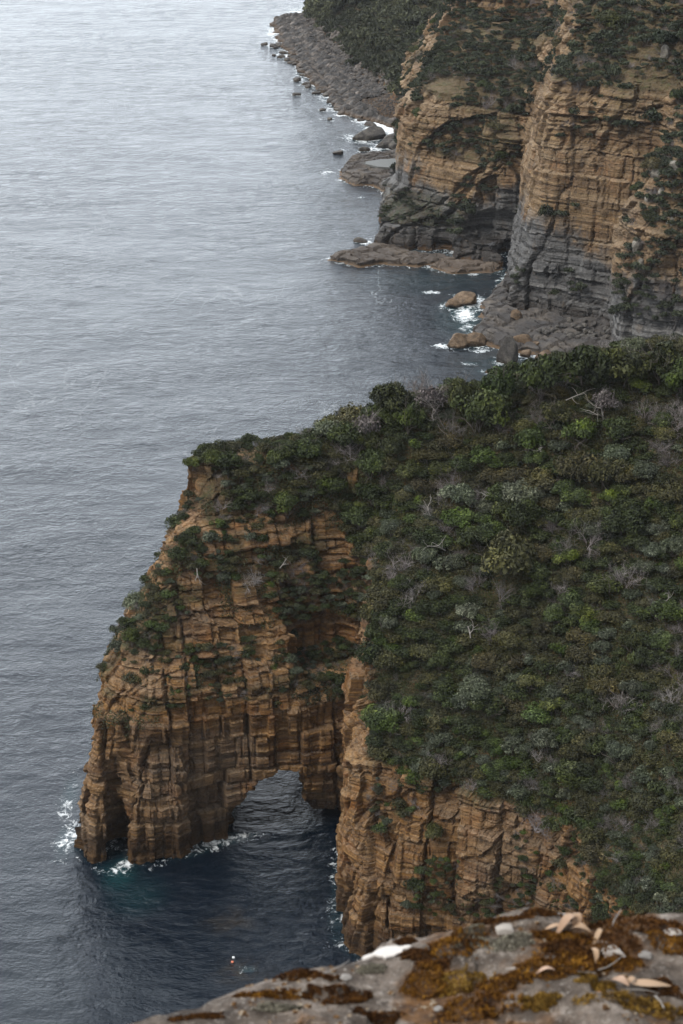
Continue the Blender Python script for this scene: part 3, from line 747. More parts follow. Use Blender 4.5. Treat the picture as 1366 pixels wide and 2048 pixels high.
# boulder beach: uncountable field plus the separate rocks standing in the water
def scatter_mesh(name, pos, scl, rot, base, mat, attrs=None, tilt=None):
    V0, F0 = base; n = len(pos); nv = len(V0)
    c, s_ = np.cos(rot)[:, None], np.sin(rot)[:, None]
    L = V0[None] * scl[:, None, :]
    X = L[:, :, 0] * c - L[:, :, 1] * s_; Y = L[:, :, 0] * s_ + L[:, :, 1] * c
    V = np.stack([X, Y, L[:, :, 2]], 2) + pos[:, None, :]
    Fc = (F0[None] + (np.arange(n) * nv)[:, None, None]).reshape(-1, F0.shape[1])
    return V.reshape(-1, 3), Fc
bvH = BVHTree.FromPolygons([Vector(v) for v in cH[0]], cH[1].tolist())
sh2 = np.array(sh); vv = np.array(Wd(vedge, 4))
n = 13000
pyr = RNG.uniform(30, 262, n); t = RNG.random(n) ** 1.25
pxs = np.interp(pyr, [p[1] for p in shore], [p[0] for p in shore]) + 9 * fbm(pyr / 7, pyr * 0, pyr * 0 + 2, 3) + RNG.normal(0, 3, n); pxe = np.interp(pyr, [p[1] for p in vedge], [p[0] for p in vedge])
pxr = pxs + (pxe - pxs) * (t * 1.08 - 0.06) + RNG.normal(0, 2, n)
pos, scl = [], []
for a, b, tt in zip(pxr, pyr, t):
    X, Y = at(a, b, 1.2)
    hit = bvH.ray_cast(Vector((X, Y, 60)), Vector((0, 0, -1)))
    zz = hit[0].z if hit[0] else -0.2
    big = (2.0 if tt < 0.5 else 1.0) * (0.35 if b > 195 and tt > 0.35 else 1)
    s = big * random.uniform(0.3, 1.0) ** 2.2
    pos.append((X, Y, zz + 0.25 * s)); scl.append((s * random.uniform(.8, 1.5), s * random.uniform(.8, 1.3), s * random.uniform(.5, 1.0)))
pos = np.array(pos); scl = np.array(scl)
Vs, Fs, off = [], [], 0
for k in range(6):
    m = np.arange(n) % 6 == k
    Vk, Fk = scatter_mesh('b', pos[m], scl[m], RNG.uniform(0, 6, m.sum()), rock_v(80 + k, (1, 1, 1), 1 if k < 4 else 2, 8), None)
    Vs.append(Vk); Fs.append(Fk + off); off += len(Vk)
b = NB('beach_boulders'); nn = b.noise(0.35, 4, 0.7); n2 = b.noise(1.6, 3, 0.7); zz = b.sep(b.pos)[2]
col = b.ramp(nn, [(0.32, (0.014, 0.013, 0.012)), (0.48, (0.042, 0.037, 0.033)), (0.58, (0.085, 0.07, 0.058)), (0.7, (0.17, 0.145, 0.125))])
col = b.mix(b.mr(zz, 2.6, 4.4, 0, 0.7), col, (0.13, 0.11, 0.092)); col = b.mix(1.0, col, b.ramp(n2, [(0.3, 0.6), (0.7, 1.3)]), 'MULTIPLY')
col = b.mix(b.mr(zz, 0.5, 1.2, 0.6, 0), col, (0.10, 0.06, 0.03))
M['beach'] = b.set(color=col, rough=0.9)
o = link('boulder_beach', mesh_np('boulder_beach', np.concatenate(Vs), np.concatenate(Fs), M['beach'])); tag(o, 'grey boulders and shingle piled along the foot of the far hillside', None, None, 'stuff')
protos = [mesh_np('shore_rock', *rock_v(90 + k, (1, .9, .55), 2), M['boulder_dark']) for k in range(5)]
spots = [(530,88),(545,92),(552,95),(558,90),(568,105),(575,120),(590,128),(585,125),(604,136),(610,130),(595,160),(606,150),(618,152),(625,160),(593,189),(617,174),(662,203),(675,188),(640,180),(655,190),(650,170),(668,196),(683,228),(697,228),(677,220),(700,218),(690,205),(705,232),(720,240),(580,112),(563,113),(548,110),(612,168),(632,186),(660,238),(740,249),(648,164),(675,200),(660,181),(663,160),(640,168),(585,30),(570,38),(645,220)]
for a, b_ in spots:
    X, Y = at(a, b_, 0.2); s = random.uniform(0.7, 1.7)
    ROCKS_IN_SEA.append((X, Y, s * 1.1))
    o = rock('shore_rock', 'small dark rock awash in the shallows off the boulder beach', X, Y, 0.12, None, 0, None, random.uniform(0, 6), group='rocks awash off the boulder beach', me=random.choice(protos))
    o.scale = (s * 1.3, s, s)
print('rocks', time.time() - T0)


# ---- the sea
def foam_spot(cx, cy, rx, ry, X, Y): return np.clip(1.25 - np.sqrt(((X - cx) / rx) ** 2 + ((Y - cy) / ry) ** 2), 0, 1)
xs = np.concatenate([np.linspace(-3000, -190, 12), np.arange(-180, 130, 0.75), np.linspace(140, 3000, 12)])
yy = [118.0]
while yy[-1] < 900: yy.append(yy[-1] + 0.0042 * yy[-1])
ys = np.concatenate([np.linspace(-2500, 100, 10), yy, np.linspace(1000, 7000, 12)])
GX, GY = np.meshgrid(xs, ys, indexing='ij')
x, y = GX.ravel(), GY.ravel()
inr = (np.abs(x) < 200) & (y > 110) & (y < 950)
foam = np.zeros(len(x)); teal = np.zeros(len(x)); kelp = np.zeros(len(x))
xi, yi = x[inr], y[inr]
dA = sdf_poly(A.polys[1], xi, yi); dB = sdf_poly(B.polys[1], xi, yi); dH = sdf_poly(H.polys[1], xi, yi)
fi = np.zeros(len(xi))
rag = 0.5 + 0.5 * fbm(xi / 6, yi / 6, xi * 0, 3)
fi = np.maximum(fi, np.clip(1 - dA / 1.9, 0, 1) * 0.48 * np.where(xi > -4, 0.8, 1) * (yi < 181) * np.clip(rag * 1.6, 0.4, 1.2))
fi = np.maximum(fi, np.clip(1 - dB / 3.0, 0, 1) * 0.5 * rag)
fi = np.maximum(fi, np.clip(1 - dH / 11.0, 0, 1) * 0.88 * np.clip(rag * 1.7 - 0.05, 0, 1))
for pts_, wd in SHELVES:
    fi = np.maximum(fi, np.clip(1 - np.abs(sdf_poly(pts_, xi, yi)) / wd, 0, 1) * 0.62 * np.clip(rag * 1.8 - 0.3, 0, 1))
for rx_, ry_, rr_ in ROCKS_IN_SEA:
    dd_ = np.hypot(xi - rx_, yi - ry_); fi = np.maximum(fi, np.clip(1.5 - dd_ / (rr_ * 1.5), 0, 1) * 0.75 * np.clip(rag * 1.5, 0.2, 1))
ti = np.zeros(len(xi)); ki = np.zeros(len(xi))
def spot(arr, px_, py_, rpx, rpy, s):
    cx, cy = at(px_, py_); y2 = pY(py_ - rpy, 0); ry = abs(y2 - cy); rx = abs(pX(px_ + rpx, cy, 0) - cx)
    e = np.sqrt(((xi - cx) / rx) ** 2 + ((yi - cy) / ry) ** 2)
    np.maximum(arr, np.clip(1.3 - e, 0, 1) * s, out=arr)
for a in [(140,1590,26,55,.42),(133,1680,30,45,.46),(120,1720,30,18,.30),(255,1722,22,12,.75),(235,1740,32,16,.45),(195,1740,20,10,.42),
          (765,252,50,16,1.0),(790,262,30,14,.95),(725,242,25,8,.7),(860,585,26,5,.62),(915,590,22,4,.55),(930,630,28,20,.85),(912,612,26,9,.7),(960,600,20,10,.7),
          (935,655,26,10,.6),(885,693,26,5,.72),(960,700,26,6,.55),(1010,745,22,8,.45),(1120,718,28,14,.95),(1085,712,30,8,.6),(940,727,30,6,.5),(965,742,16,4,.6),(575,90,16,30,.55),(548,62,20,22,.6),
          (745,300,30,6,.75),(770,375,26,6,.7),(735,370,14,4,.6),(722,395,10,2.5,.6),(700,393,9,2.5,.5),(655,345,20,12,.4),(685,300,14,5,.4),(665,515,12,6,.6),(510,1842,14,4,.5),(495,1940,26,9,.55),(640,237,20,2,.4),(700,268,14,3,.6)]:
    spot(fi, *a)
for a in [(240,1752,38,32,1.0),(275,1790,60,40,.45),(930,640,60,40,.6),(870,560,170,30,.30),(1000,730,90,40,.35)]: spot(ti, *a)
for a in [(455,1840,55,26,.8),(485,1945,55,28,.85),(1020,745,40,14,.6),(575,1620,25,12,.5),(960,720,60,14,.5)]: spot(ki, *a)
foam[inr] = fi; teal[inr] = ti; kelp[inr] = ki
z = np.zeros(len(x))
z[inr] = 0.16 * fbm(xi / 9, yi / 6, xi * 0, 3) + 0.10 * fbm(xi / 3, yi / 1.6, xi * 0 + 5, 2)
V = np.stack([x, y, z], 1)
nx, ny = len(xs), len(ys)
idx = np.arange(nx * ny).reshape(nx, ny)
Q = np.stack([idx[:-1, :-1], idx[1:, :-1], idx[1:, 1:], idx[:-1, 1:]], -1).reshape(-1, 4)
me = mesh_np('sea', V, Q, M['water'], True, {'foam': foam, 'teal': teal, 'kelp': kelp})
o = link('sea', me); tag(o, 'rippled grey sea under an overcast sky, dark below the cliffs', None, None, 'structure')
print('sea', len(V), time.time() - T0)

# ------------------------------------------------------------------ vegetation
def foliage_mat(name, c0, c1, c2, rv=0.25):
    b = NB(name); l = b.attr('lv'); r = b.rnd(); n = b.noise(0.5, 3)
    col = b.ramp(l, [(0.0, c0), (0.55, tuple(q * 1.0 for q in c1)), (1.0, tuple(q * 1.22 for q in c2))])
    hsv = b.n.new('ShaderNodeHueSaturation')
    b.L(b.mr(r, 0, 1, 0.462, 0.51), hsv.inputs['Hue']); b.L(b.mr(n, 0.3, 0.7, 0.7, 1.1), hsv.inputs['Saturation'])
    b.L(b.mr(b.math('FRACT', b.math('MULTIPLY', r, 7.3)), 0, 1, 1 - rv * 1.3, 1 + rv * 1.3), hsv.inputs['Value']); b.L(col, hsv.inputs['Color'])
    return b.set(color=hsv.outputs[0], rough=0.75, spec=0.25)
FM = {
 'green': foliage_mat('dark_green_leaves', (0.014, 0.020, 0.005), (0.036, 0.050, 0.011), (0.075, 0.092, 0.020), .35),
 'olive': foliage_mat('olive_leaves', (0.024, 0.024, 0.008), (0.058, 0.057, 0.016), (0.11, 0.10, 0.032), .3),
 'bright': foliage_mat('bright_yellow_green_leaves', (0.022, 0.035, 0.006), (0.052, 0.080, 0.012), (0.095, 0.13, 0.022), .25),
 'sage': foliage_mat('grey_green_leaves', (0.026, 0.034, 0.018), (0.072, 0.086, 0.048), (0.16, 0.175, 0.11), .25),
 'dead': foliage_mat('bare_grey_twigs', (0.05, 0.042, 0.038), (0.11, 0.095, 0.088), (0.21, 0.185, 0.17), .25),
 'pine': foliage_mat('dark_she_oak_foliage', (0.011, 0.018, 0.004), (0.028, 0.042, 0.008), (0.060, 0.082, 0.015), .2),
 'far': foliage_mat('distant_scrub_leaves', (0.013, 0.019, 0.009), (0.028, 0.038, 0.017), (0.052, 0.064, 0.030), .3),
}
M['wood'] = smat('weathered_bark', (0.13, 0.11, 0.095), 0.9, 0.2)
M['palewood'] = smat('bleached_dead_wood', (0.27, 0.245, 0.22), 0.9, 0.2)

def leaves(C_, Nn, size, rg, asp=0.55, jit=0.8):
    """one small quad per leaf cluster, roughly facing Nn"""
    n = len(C_); Nn = Nn + jit * rg.normal(size=(n, 3)) * 0.6
    Nn /= np.linalg.norm(Nn, axis=1, keepdims=True) + 1e-9
    T = np.cross(Nn, rg.normal(size=(n, 3))); T /= np.linalg.norm(T, axis=1, keepdims=True) + 1e-9
    Bt = np.cross(Nn, T); s = (size * rg.uniform(0.6, 1.35, n))[:, None]
    a = T * s; b_ = Bt * s * asp
    V = np.stack([C_ - a, C_ - b_ + Nn * s * .15, C_ + a, C_ + b_ + Nn * s * .15], 1).reshape(-1, 3)
    return V, np.arange(4 * n).reshape(n, 4)
def crown(seed, nb, nl, leaf, flat=0.75, spread=0.62, br=(0.26, 0.46), up=0.35, dome=True):
    """leaf clusters over many overlapping lobes; radius about 1, base at z=0"""
    rg = np.random.default_rng(seed); Cs = []; Ns = []; L = []
    for k in range(nb):
        a = rg.uniform(0, 2 * math.pi); r = spread * math.sqrt(rg.random()); zc = up + (flat * math.sqrt(max(0, 1 - r * r)) - up) * rg.uniform(0.25, 0.95)
        c = np.array([r * math.cos(a), r * math.sin(a), zc]); R_ = rg.uniform(*br)
        m = int(nl / nb * (R_ / np.mean(br)) ** 2); d = rg.normal(size=(m, 3)); d[:, 2] = np.abs(d[:, 2]) * 0.9 - 0.25
        d /= np.linalg.norm(d, axis=1, keepdims=True)
        rr = R_ * rg.uniform(0.72, 1.06, m) * (1 + 0.25 * vnoise(d[:, 0] * 3 + k, d[:, 1] * 3, d[:, 2] * 3))
        Cs.append(c + d * rr[:, None] * np.array([1, 1, 0.85])); Ns.append(d); L.append(np.clip(rg.normal(0.45, 0.2) + rg.normal(0, 0.16, m), 0, 1))
    Cc = np.concatenate(Cs); V, Fc = leaves(Cc, np.concatenate(Ns), leaf, rg)
    V[:, 2] = np.maximum(V[:, 2], -0.05)
    return V, Fc, np.repeat(np.concatenate(L), 4)
def tubes(segs, k=4):
    """segs: (p0, p1, r0, r1) -> open prisms of quads"""
    Vs, Fs = [], []
    for i, (p0, p1, r0, r1) in enumerate(segs):
        p0 = np.array(p0, float); p1 = np.array(p1, float); d = p1 - p0; d /= np.linalg.norm(d) + 1e-9
        u = np.cross(d, [0.3, 0.2, 0.9]); u /= np.linalg.norm(u) + 1e-9; w = np.cross(d, u)
        for p, r in ((p0, r0), (p1, r1)):
            for j in range(k):
                t = 2 * math.pi * j / k; Vs.append(p + r * (u * math.cos(t) + w * math.sin(t)))
        Fs += [[i * 2 * k + j, i * 2 * k + (j + 1) % k, i * 2 * k + k + (j + 1) % k, i * 2 * k + k + j] for j in range(k)]
    return np.array(Vs), np.array(Fs)
def branch(rg, p, d, L, r, depth, out, curl=0.35, up=0.1):
    n = 3; q = np.array(p, float)
    for i in range(n):
        d = d + rg.normal(size=3) * curl + np.array([0, 0, up]); d /= np.linalg.norm(d)
        q2 = q + d * L / n; r2 = r * 0.8; out.append((q, q2, r, r2)); q, r = q2, r2
        if depth > 0:
            for _ in range(2 if rg.random() < 0.75 else 1):
                e = d + rg.normal(size=3) * 0.65; e /= np.linalg.norm(e)
                branch(rg, q, e, L * 0.62, r * 0.7, depth - 1, out, curl, up)
    return out
def dead_bush(seed):
    rg = np.random.default_rng(seed); out = []
    for k in range(6):
        a = rg.uniform(0, 6.28); branch(rg, (0, 0, 0), np.array([math.cos(a) * .8, math.sin(a) * .8, rg.uniform(.4, 1.0)]), 0.85, 0.028, 2, out)
    V, Fc = tubes(out, 3); n1 = len(V); lv1 = np.full(n1, 0.9)
    ends = np.array([s[1] for s in out if s[3] < 0.014]); ends = ends[rg.integers(0, len(ends), 420)] + rg.normal(size=(420, 3)) * 0.06
    V2, F2 = leaves(ends, rg.normal(size=(420, 3)) + [0, 0, 1], 0.06, rg, 0.16)
    return np.concatenate([V, V2]), np.concatenate([Fc, F2 + n1]), np.concatenate([lv1, np.repeat(rg.uniform(0.1, 0.8, 420), 4)])
def bush_mesh(kind, seed, leaf=0.085, nl=900):
    if kind == 'dead': V, Fc, lv_ = dead_bush(seed)
    else:
        nb = {'green': 16, 'olive': 20, 'bright': 13, 'sage': 24, 'pine': 26, 'far': 12}[kind]
        V, Fc, lv_ = crown(seed, nb, nl, leaf, flat={'pine': 1.25, 'green': 0.95, 'bright': .85, 'olive': .7, 'sage': .85, 'far': .9}[kind], br=(0.18, 0.34) if kind in ('sage', 'pine') else (0.24, 0.42))
    rg = np.random.default_rng(seed + 500); out = []
    for k in range(4 if kind != 'dead' else 0):
        a = rg.uniform(0, 6.28); branch(rg, (0, 0, -0.25), np.array([math.cos(a) * .6, math.sin(a) * .6, 1]), 0.8, 0.03, 1, out, 0.2)
    mi = np.zeros(len(Fc), int)
    if out:
        V2, F2 = tubes(out, 3); Fc = np.concatenate([Fc, F2 + len(V)]); V = np.concatenate([V, V2]); lv_ = np.concatenate([lv_, np.zeros(len(V2))]); mi = np.concatenate([mi, np.ones(len(F2), int)])
    return mesh_np(kind + '_bush', V, Fc, [FM[kind], M['wood']], False, {'lv': lv_}, mi)
BM = {k: [bush_mesh(k, 100 * i + j, *a) for j in range(c)] for i, (k, c, a) in enumerate([
    ('green', 5, (0.062, 2600)), ('olive', 5, (0.058, 2600)), ('bright', 3, (0.06, 2200)), ('sage', 5, (0.052, 3200)), ('dead', 4, ()), ('far', 5, (0.13, 420))])}
BL = {k: [bush_mesh(k, 1000 * i + j, *a) for j in range(3)] for i, (k, a) in enumerate([('green', (0.085, 1100)), ('olive', (0.08, 1100)), ('bright', (0.08, 1000)), ('sage', (0.075, 1300)), ('dead', ()), ('far', (0.15, 300))])}
print('bush meshes', time.time() - T0)

def visible_fn(cs):
    trees = [BVHTree.FromPolygons([Vector(v) for v in c[0]], c[1].tolist()) for c in cs]
    o = Vector((0, 0, CAM_H))
    def f(p, slack=1.5):
        d = Vector(p) - o; L = d.length; d.normalize()
        return all((h := t.ray_cast(o, d, L - slack))[0] is None for t in trees)
    return f
visAB = visible_fn([cA, cB])
def sample(body, n, wfn):
    """random points on a terrain mesh, weighted by area and wfn(centre, normal, px, py)"""
    V, Q, N = body; c = V[Q].mean(1); nn = N[Q].mean(1); nn /= np.linalg.norm(nn, axis=1, keepdims=True) + 1e-9
    ar = np.linalg.norm(np.cross(V[Q[:, 2]] - V[Q[:, 0]], V[Q[:, 3]] - V[Q[:, 1]]), axis=1)
    px, py, _ = proj(c); w = ar * wfn(c, nn, px, py) * (px > -60) * (px < 1460) * (py > -80) * (py < 2080); w /= w.sum()
    i = RNG.choice(len(Q), n, p=w); u = RNG.random((n, 2))
    a, b_, c_, d_ = (V[Q[i, k]] for k in range(4)); U = u[:, :1]; W_ = u[:, 1:]
    P_ = (a * (1 - U) + b_ * U) * (1 - W_) + (d_ * (1 - U) + c_ * U) * W_
    return P_, nn[i], px[i], py[i]
def thin(P_, r, f=0.6):
    keep = []; cell = {}
    for i in range(len(P_)):
        k = tuple((P_[i] // 3).astype(int)); ok = True
        for a in (-1, 0, 1):
            for b_ in (-1, 0, 1):
                for c in (-1, 0, 1):
                    for j in cell.get((k[0] + a, k[1] + b_, k[2] + c), ()):
                        if np.sum((P_[i] - P_[j]) ** 2) < (f * (r[i] + r[j])) ** 2: ok = False; break
                    if not ok: break
                if not ok: break
            if not ok: break
        if ok: cell.setdefault(k, []).append(i); keep.append(i)
    return np.array(keep)

LOOK = {'green': 'dark green rounded bush', 'olive': 'dull olive spreading bush', 'bright': 'bright yellow-green bush', 'sage': 'pale grey-green leafy bush', 'dead': 'bare grey twiggy bush'}
def put_bush(kind, p, r, label, group, name=None, hz=None, tilt=None):
    o = link(name or {'dead': 'dead_bush'}.get(kind, 'bush'), random.choice(BM[kind]), loc=tuple(p))
    o.rotation_euler = (random.uniform(-.15, .15), random.uniform(-.15, .15), random.uniform(0, 6.28)); h = hz or random.uniform(0.85, 1.25)
    o.scale = (r * random.uniform(.9, 1.1), r * random.uniform(.9, 1.1), r * h)
    return tag(o, label, 'dead bush' if kind == 'dead' else 'bush', group)
def merged_bushes(name, items, label, mat):
    """uncountable remainder as one mesh: items = (kind, p, r)"""
    Vs, Fs, L, MI, off = [], [], [], [], 0; kinds = sorted({k for k, _, _ in items}); mats = []
    for kk, kind in enumerate(kinds):
        mats += [FM[kind], M['wood']]
    cache = {}
    for kind, p, r in items:
        me = random.choice(BL[kind])
        if me.name not in cache:
            v = np.empty(len(me.vertices) * 3, np.float32); me.vertices.foreach_get('co', v)
            f = np.empty(len(me.loops), np.int32); me.loops.foreach_get('vertex_index', f)
            m_ = np.empty(len(me.polygons), np.int32); me.polygons.foreach_get('material_index', m_)
            l_ = np.empty(len(me.vertices), np.float32); me.attributes['lv'].data.foreach_get('value', l_)
            cache[me.name] = (v.reshape(-1, 3), f.reshape(-1, 4), m_, l_)
        v, f, m_, l_ = cache[me.name]; a = random.uniform(0, 6.28); c, s_ = math.cos(a), math.sin(a)
        W_ = np.stack([v[:, 0] * c - v[:, 1] * s_, v[:, 0] * s_ + v[:, 1] * c, v[:, 2] * random.uniform(.75, 1.05)], 1) * r + np.array(p)
        Vs.append(W_); Fs.append(f + off); L.append(np.clip(l_ + random.uniform(-.15, .15), 0, 1)); MI.append(m_ + 2 * kinds.index(kind)); off += len(v)
    o = link(name, mesh_np(name, np.concatenate(Vs), np.concatenate(Fs), mats, False, {'lv': np.concatenate(L)}, np.concatenate(MI)))
    return tag(o, label, None, None, 'stuff')

def zone_A(px, py):
    if py < np.interp(px, [365, 650, 800, 1000, 1366], [985, 960, 880, 850, 800]): return 'ridge'
    if px < np.interp(py, [900, 1040, 1180, 1380, 1540], [560, 690, 738, 742, 715]): return 'arch'
    if py > np.interp(px, [690, 905, 1000, 1150, 1366], [1360, 1440, 1480, 1560, 1600]): return 'brink'
    return 'upper' if py < np.interp(px, [690, 1366], [1180, 1120]) else 'lower'
ZL = {'ridge': 'along the crest of the near headland', 'arch': 'on the rocky terraces above the sea arch', 'brink': 'just above the brink of the near cliff',
      'upper': 'on the upper half of the wooded headland slope', 'lower': 'on the lower half of the wooded headland slope'}

# hand-picked plants that stand out in the photograph
bvA = BVHTree.FromPolygons([Vector(v) for v in cA[0]], cA[1].tolist())
bvB = BVHTree.FromPolygons([Vector(v) for v in cB[0]], cB[1].tolist())
def hit_px(bv, px_, py_):
    d = Vector(((px_ - 683) / FPX, CP + (1024 - py_) / FPX * SP, -SP + (1024 - py_) / FPX * CP)); d.normalize()
    h = bv.ray_cast(Vector((0, 0, CAM_H)), d); return h[0]
taken = []
for kind, px_, py_, r, lab in [
    ('sage', 920, 1160, 1.5, 'round pale grey-green bush standing alone in the middle of the slope'),
    ('sage', 1045, 985, 3.0, 'largest grey-green bush, a broad dome high on the slope'),
    ('sage', 915, 1000, 2.6, 'wide grey-green dome of a bush left of the largest one'),
    ('sage', 972, 1010, 1.5, 'small pale grey-green bush between the two big grey-green domes'),
    ('bright', 1150, 880, 2.8, 'broad yellow-green bush with a cauliflower-like crown below the skyline trees'),
    ('olive', 775, 930, 1.9, 'dense olive bush with a rounded cushion shape near the seaward ridge'),
    ('sage', 1200, 1060, 2.3, 'mid green broad bush with pale leaf tips right of the slope centre'),
    ('sage', 1300, 1100, 1.8, 'light green bush near the right edge of the photo, halfway up'),
    ('dead', 1245, 1165, 2.2, 'pale bleached thicket of bare twigs right of centre on the slope'),
    ('dead', 895, 855, 2.6, 'tall bare grey bush under the skyline trees'),
    ('dead', 800, 1130, 2.0, 'bare white-stemmed bush beside the cliff corner'),
    ('bright', 718, 1003, 1.0, 'single bright green conical bush near the ridge end'),
    ('green', 575, 1010, 2.2, 'dark dense bush below the ridge crest, left of the cliff corner'),
    ('dead', 500, 1160, 1.7, 'fan-shaped bare grey bush in the middle of the arch terraces'),
    ('green', 425, 915, 1.8, 'dark bush on the very tip of the headland crest'),
    ('bright', 385, 922, 1.3, 'yellow-green bush overhanging the left end of the headland crest'),
    ('green', 265, 1275, 1.4, 'dark bush clinging to the left shoulder of the arch'),
    ('sage', 775, 1245, 1.6, 'grey leafy bush hanging at the top of the narrow cliff strip'),
    ('sage', 745, 1150, 1.1, 'small sage bush at the bend of the cliff edge'),
    ('dead', 800, 1420, 1.6, 'tangle of grey twigs above the bare scree patch'),
    ('dead', 1240, 1410, 2.2, 'large grey bare thicket on the right of the lower slope'),
    ('bright', 1000, 1525, 1.2, 'vivid green bush at the brink above the middle of the near cliff'),
    ('bright', 990, 1500, 1.0, 'smaller vivid green bush just behind the one at the brink'),
    ('sage', 1130, 1585, 1.3, 'blue-green bush hanging over the right part of the brink'),
    ('olive', 865, 1660, 1.3, 'green tussocky bush on the ledge halfway down the near cliff'),
    ('green', 1215, 1830, 1.6, 'dark bush at the foot of the slope beside the cliff end')]:
    h = hit_px(bvA, px_, py_ + 12)
    if h is None: continue
    put_bush(kind, h - Vector((0, 0, 0.15 * r)), r, lab, None); taken.append((h.x, h.y, h.z, r))

def wA(c, nn, px, py):
    sl = np.clip((nn[:, 2] - 0.25) / 0.25, 0.02, 1)
    m = slope_mask_A(px, py, c, nn)
    pn = fbm(c[:, 0] / 5, c[:, 1] / 5, c[:, 2] / 5, 3)
    archz = 1.5 * np.clip(pn * 3 + 0.6, 0.0, 1) * (py < 1420) * sl * np.interp(py, [900, 1200, 1400], [1.0, 0.7, 0.35]) + 0.12 * (c[:, 2] > 37.2)
    archz = archz * np.clip((px - np.interp(py, [915, 1150, 1290, 1400], [365, 300, 225, 180])) / 110, 0.12, 1)
    bare = 1 - 0.85 * np.exp(-(((px - 800) / 50) ** 2 + ((py - 1385) / 35) ** 2)) - 0.6 * np.exp(-(((px - 990) / 30) ** 2 + ((py - 1180) / 18) ** 2))
    rim = 0.5 * np.clip(pn * 5 - 0.2, 0, 1) * (px > 740) * (py > 1500) * (px > 700) + 0.25 * (px > 1020) * (py > 1560)
    return np.where(m > 0.3, 1.0 * bare, np.where((px > 740) & (py > 1500), rim, archz)) * (c[:, 2] > np.where(px > 740, 6, 12))
Pc, Nc, pxc, pyc = sample(cA, 18000, wA)
rr = RNG.gamma(5, 0.2, len(Pc)) * 0.85 + 0.25
rr *= np.interp(pyc, [900, 1150, 1450, 1700], [1.65, 1.5, 1.05, 0.85]) * np.where(RNG.random(len(rr)) < 0.12, 1.5, 1.0)
arch_m = np.array([zone_A(a, b_) == 'arch' for a, b_ in zip(pxc, pyc)])
rr = np.where(arch_m | (pxc < 640), rr * 0.50, rr)
rr = np.where((pyc > 1520) & (Nc[:, 2] < 0.45), rr * 0.5, rr)
rr = np.where((pyc < 850) & (pxc > 850), rr * 0.55, rr)
P0 = np.concatenate([np.array([t[:3] for t in taken]), Pc]); r0 = np.concatenate([np.array([t[3] for t in taken]), rr])
k0 = thin(P0, r0, 0.41); k0 = k0[k0 >= len(taken)] - len(taken)
items = []
for i in k0:
    p, r, n_ = Pc[i], rr[i], Nc[i]
    if not visAB(p + n_ * 0.6 + np.array([0, 0, r * 0.8]), 1.0): continue
    q = fbm(np.array([p[0] / 7]), np.array([p[1] / 7]), np.array([p[2] / 7 + 3]), 2)[0]
    z_ = zone_A(pxc[i], pyc[i])
    wts = {'green': 0.34 + q * .4, 'olive': 0.30 - q * .2, 'bright': 0.09 + (0.08 if z_ == 'brink' else 0), 'sage': 0.13, 'dead': 0.07 + max(0, -q) * .35}
    kind = random.choices(list(wts), [max(.02, v) for v in wts.values()])[0]
    items.append((kind, p - np.array([0, 0, 0.12 * r]), r, z_))
items.sort(key=lambda t: -t[2])
cnt = {}; rest = []; nlive = 0
for kind, p, r, z_ in items:
    cnt[kind] = cnt.get(kind, 0) + 1
    lim = 95 if kind == 'dead' else 0
    if kind == 'dead' and cnt[kind] > 95 or kind != 'dead' and nlive >= 185: rest.append((kind, p, r)); continue
    nlive += kind != 'dead'
    put_bush(kind, p, r, f'{LOOK[kind]} {ZL[z_]}', f'{LOOK[kind]}es {ZL[z_]}')
print('bushes A', len(items), cnt, len(rest), time.time() - T0)
if rest: merged_bushes('scrub', rest, 'low mixed scrub filling the gaps between the headland bushes', None)

# heath and tussock between the bushes (one mesh)
def heath(name, body, n, wfn, sz, label, zoff=0.0, mat=None):
    P_, n_, a_, b_ = sample(body, n, wfn)
    up = n_ * 0.5 + np.array([0, 0, 0.7]); C_ = P_ + up * (RNG.random((n, 1)) ** 1.5 * sz * 2.2) + RNG.normal(size=(n, 3)) * sz * 0.6
    rg = np.random.default_rng(5); V, Fc = leaves(C_, n_ + RNG.normal(size=(n, 3)) * 0.5, sz, rg, 0.4)
    l = np.clip(0.45 + 0.6 * fbm(P_[:, 0] / 2.5, P_[:, 1] / 2.5, P_[:, 2] / 2.5, 3) + RNG.normal(0, .15, n), 0, 1)
    o = link(name, mesh_np(name, V, Fc, mat, False, {'lv': np.repeat(l, 4)}))
    return tag(o, label, None, None, 'stuff')
M['heath'] = foliage_mat('heath_leaves', (0.014, 0.019, 0.006), (0.032, 0.043, 0.013), (0.085, 0.088, 0.034), 0)
heath('heath', cA, 420000, lambda c, nn, px, py: np.where(slope_mask_A(px, py, c, nn) > 0.2, 1.0, np.clip(fbm(c[:, 0] / 4, c[:, 1] / 4, c[:, 2] / 4, 3) * 4, 0, 1) * (nn[:, 2] > 0.3) * 0.6 * (py < 1500)) * (c[:, 2] > 12), 0.13,
      'low olive heath and dry grass between the bushes of the near headland', mat=M['heath'])

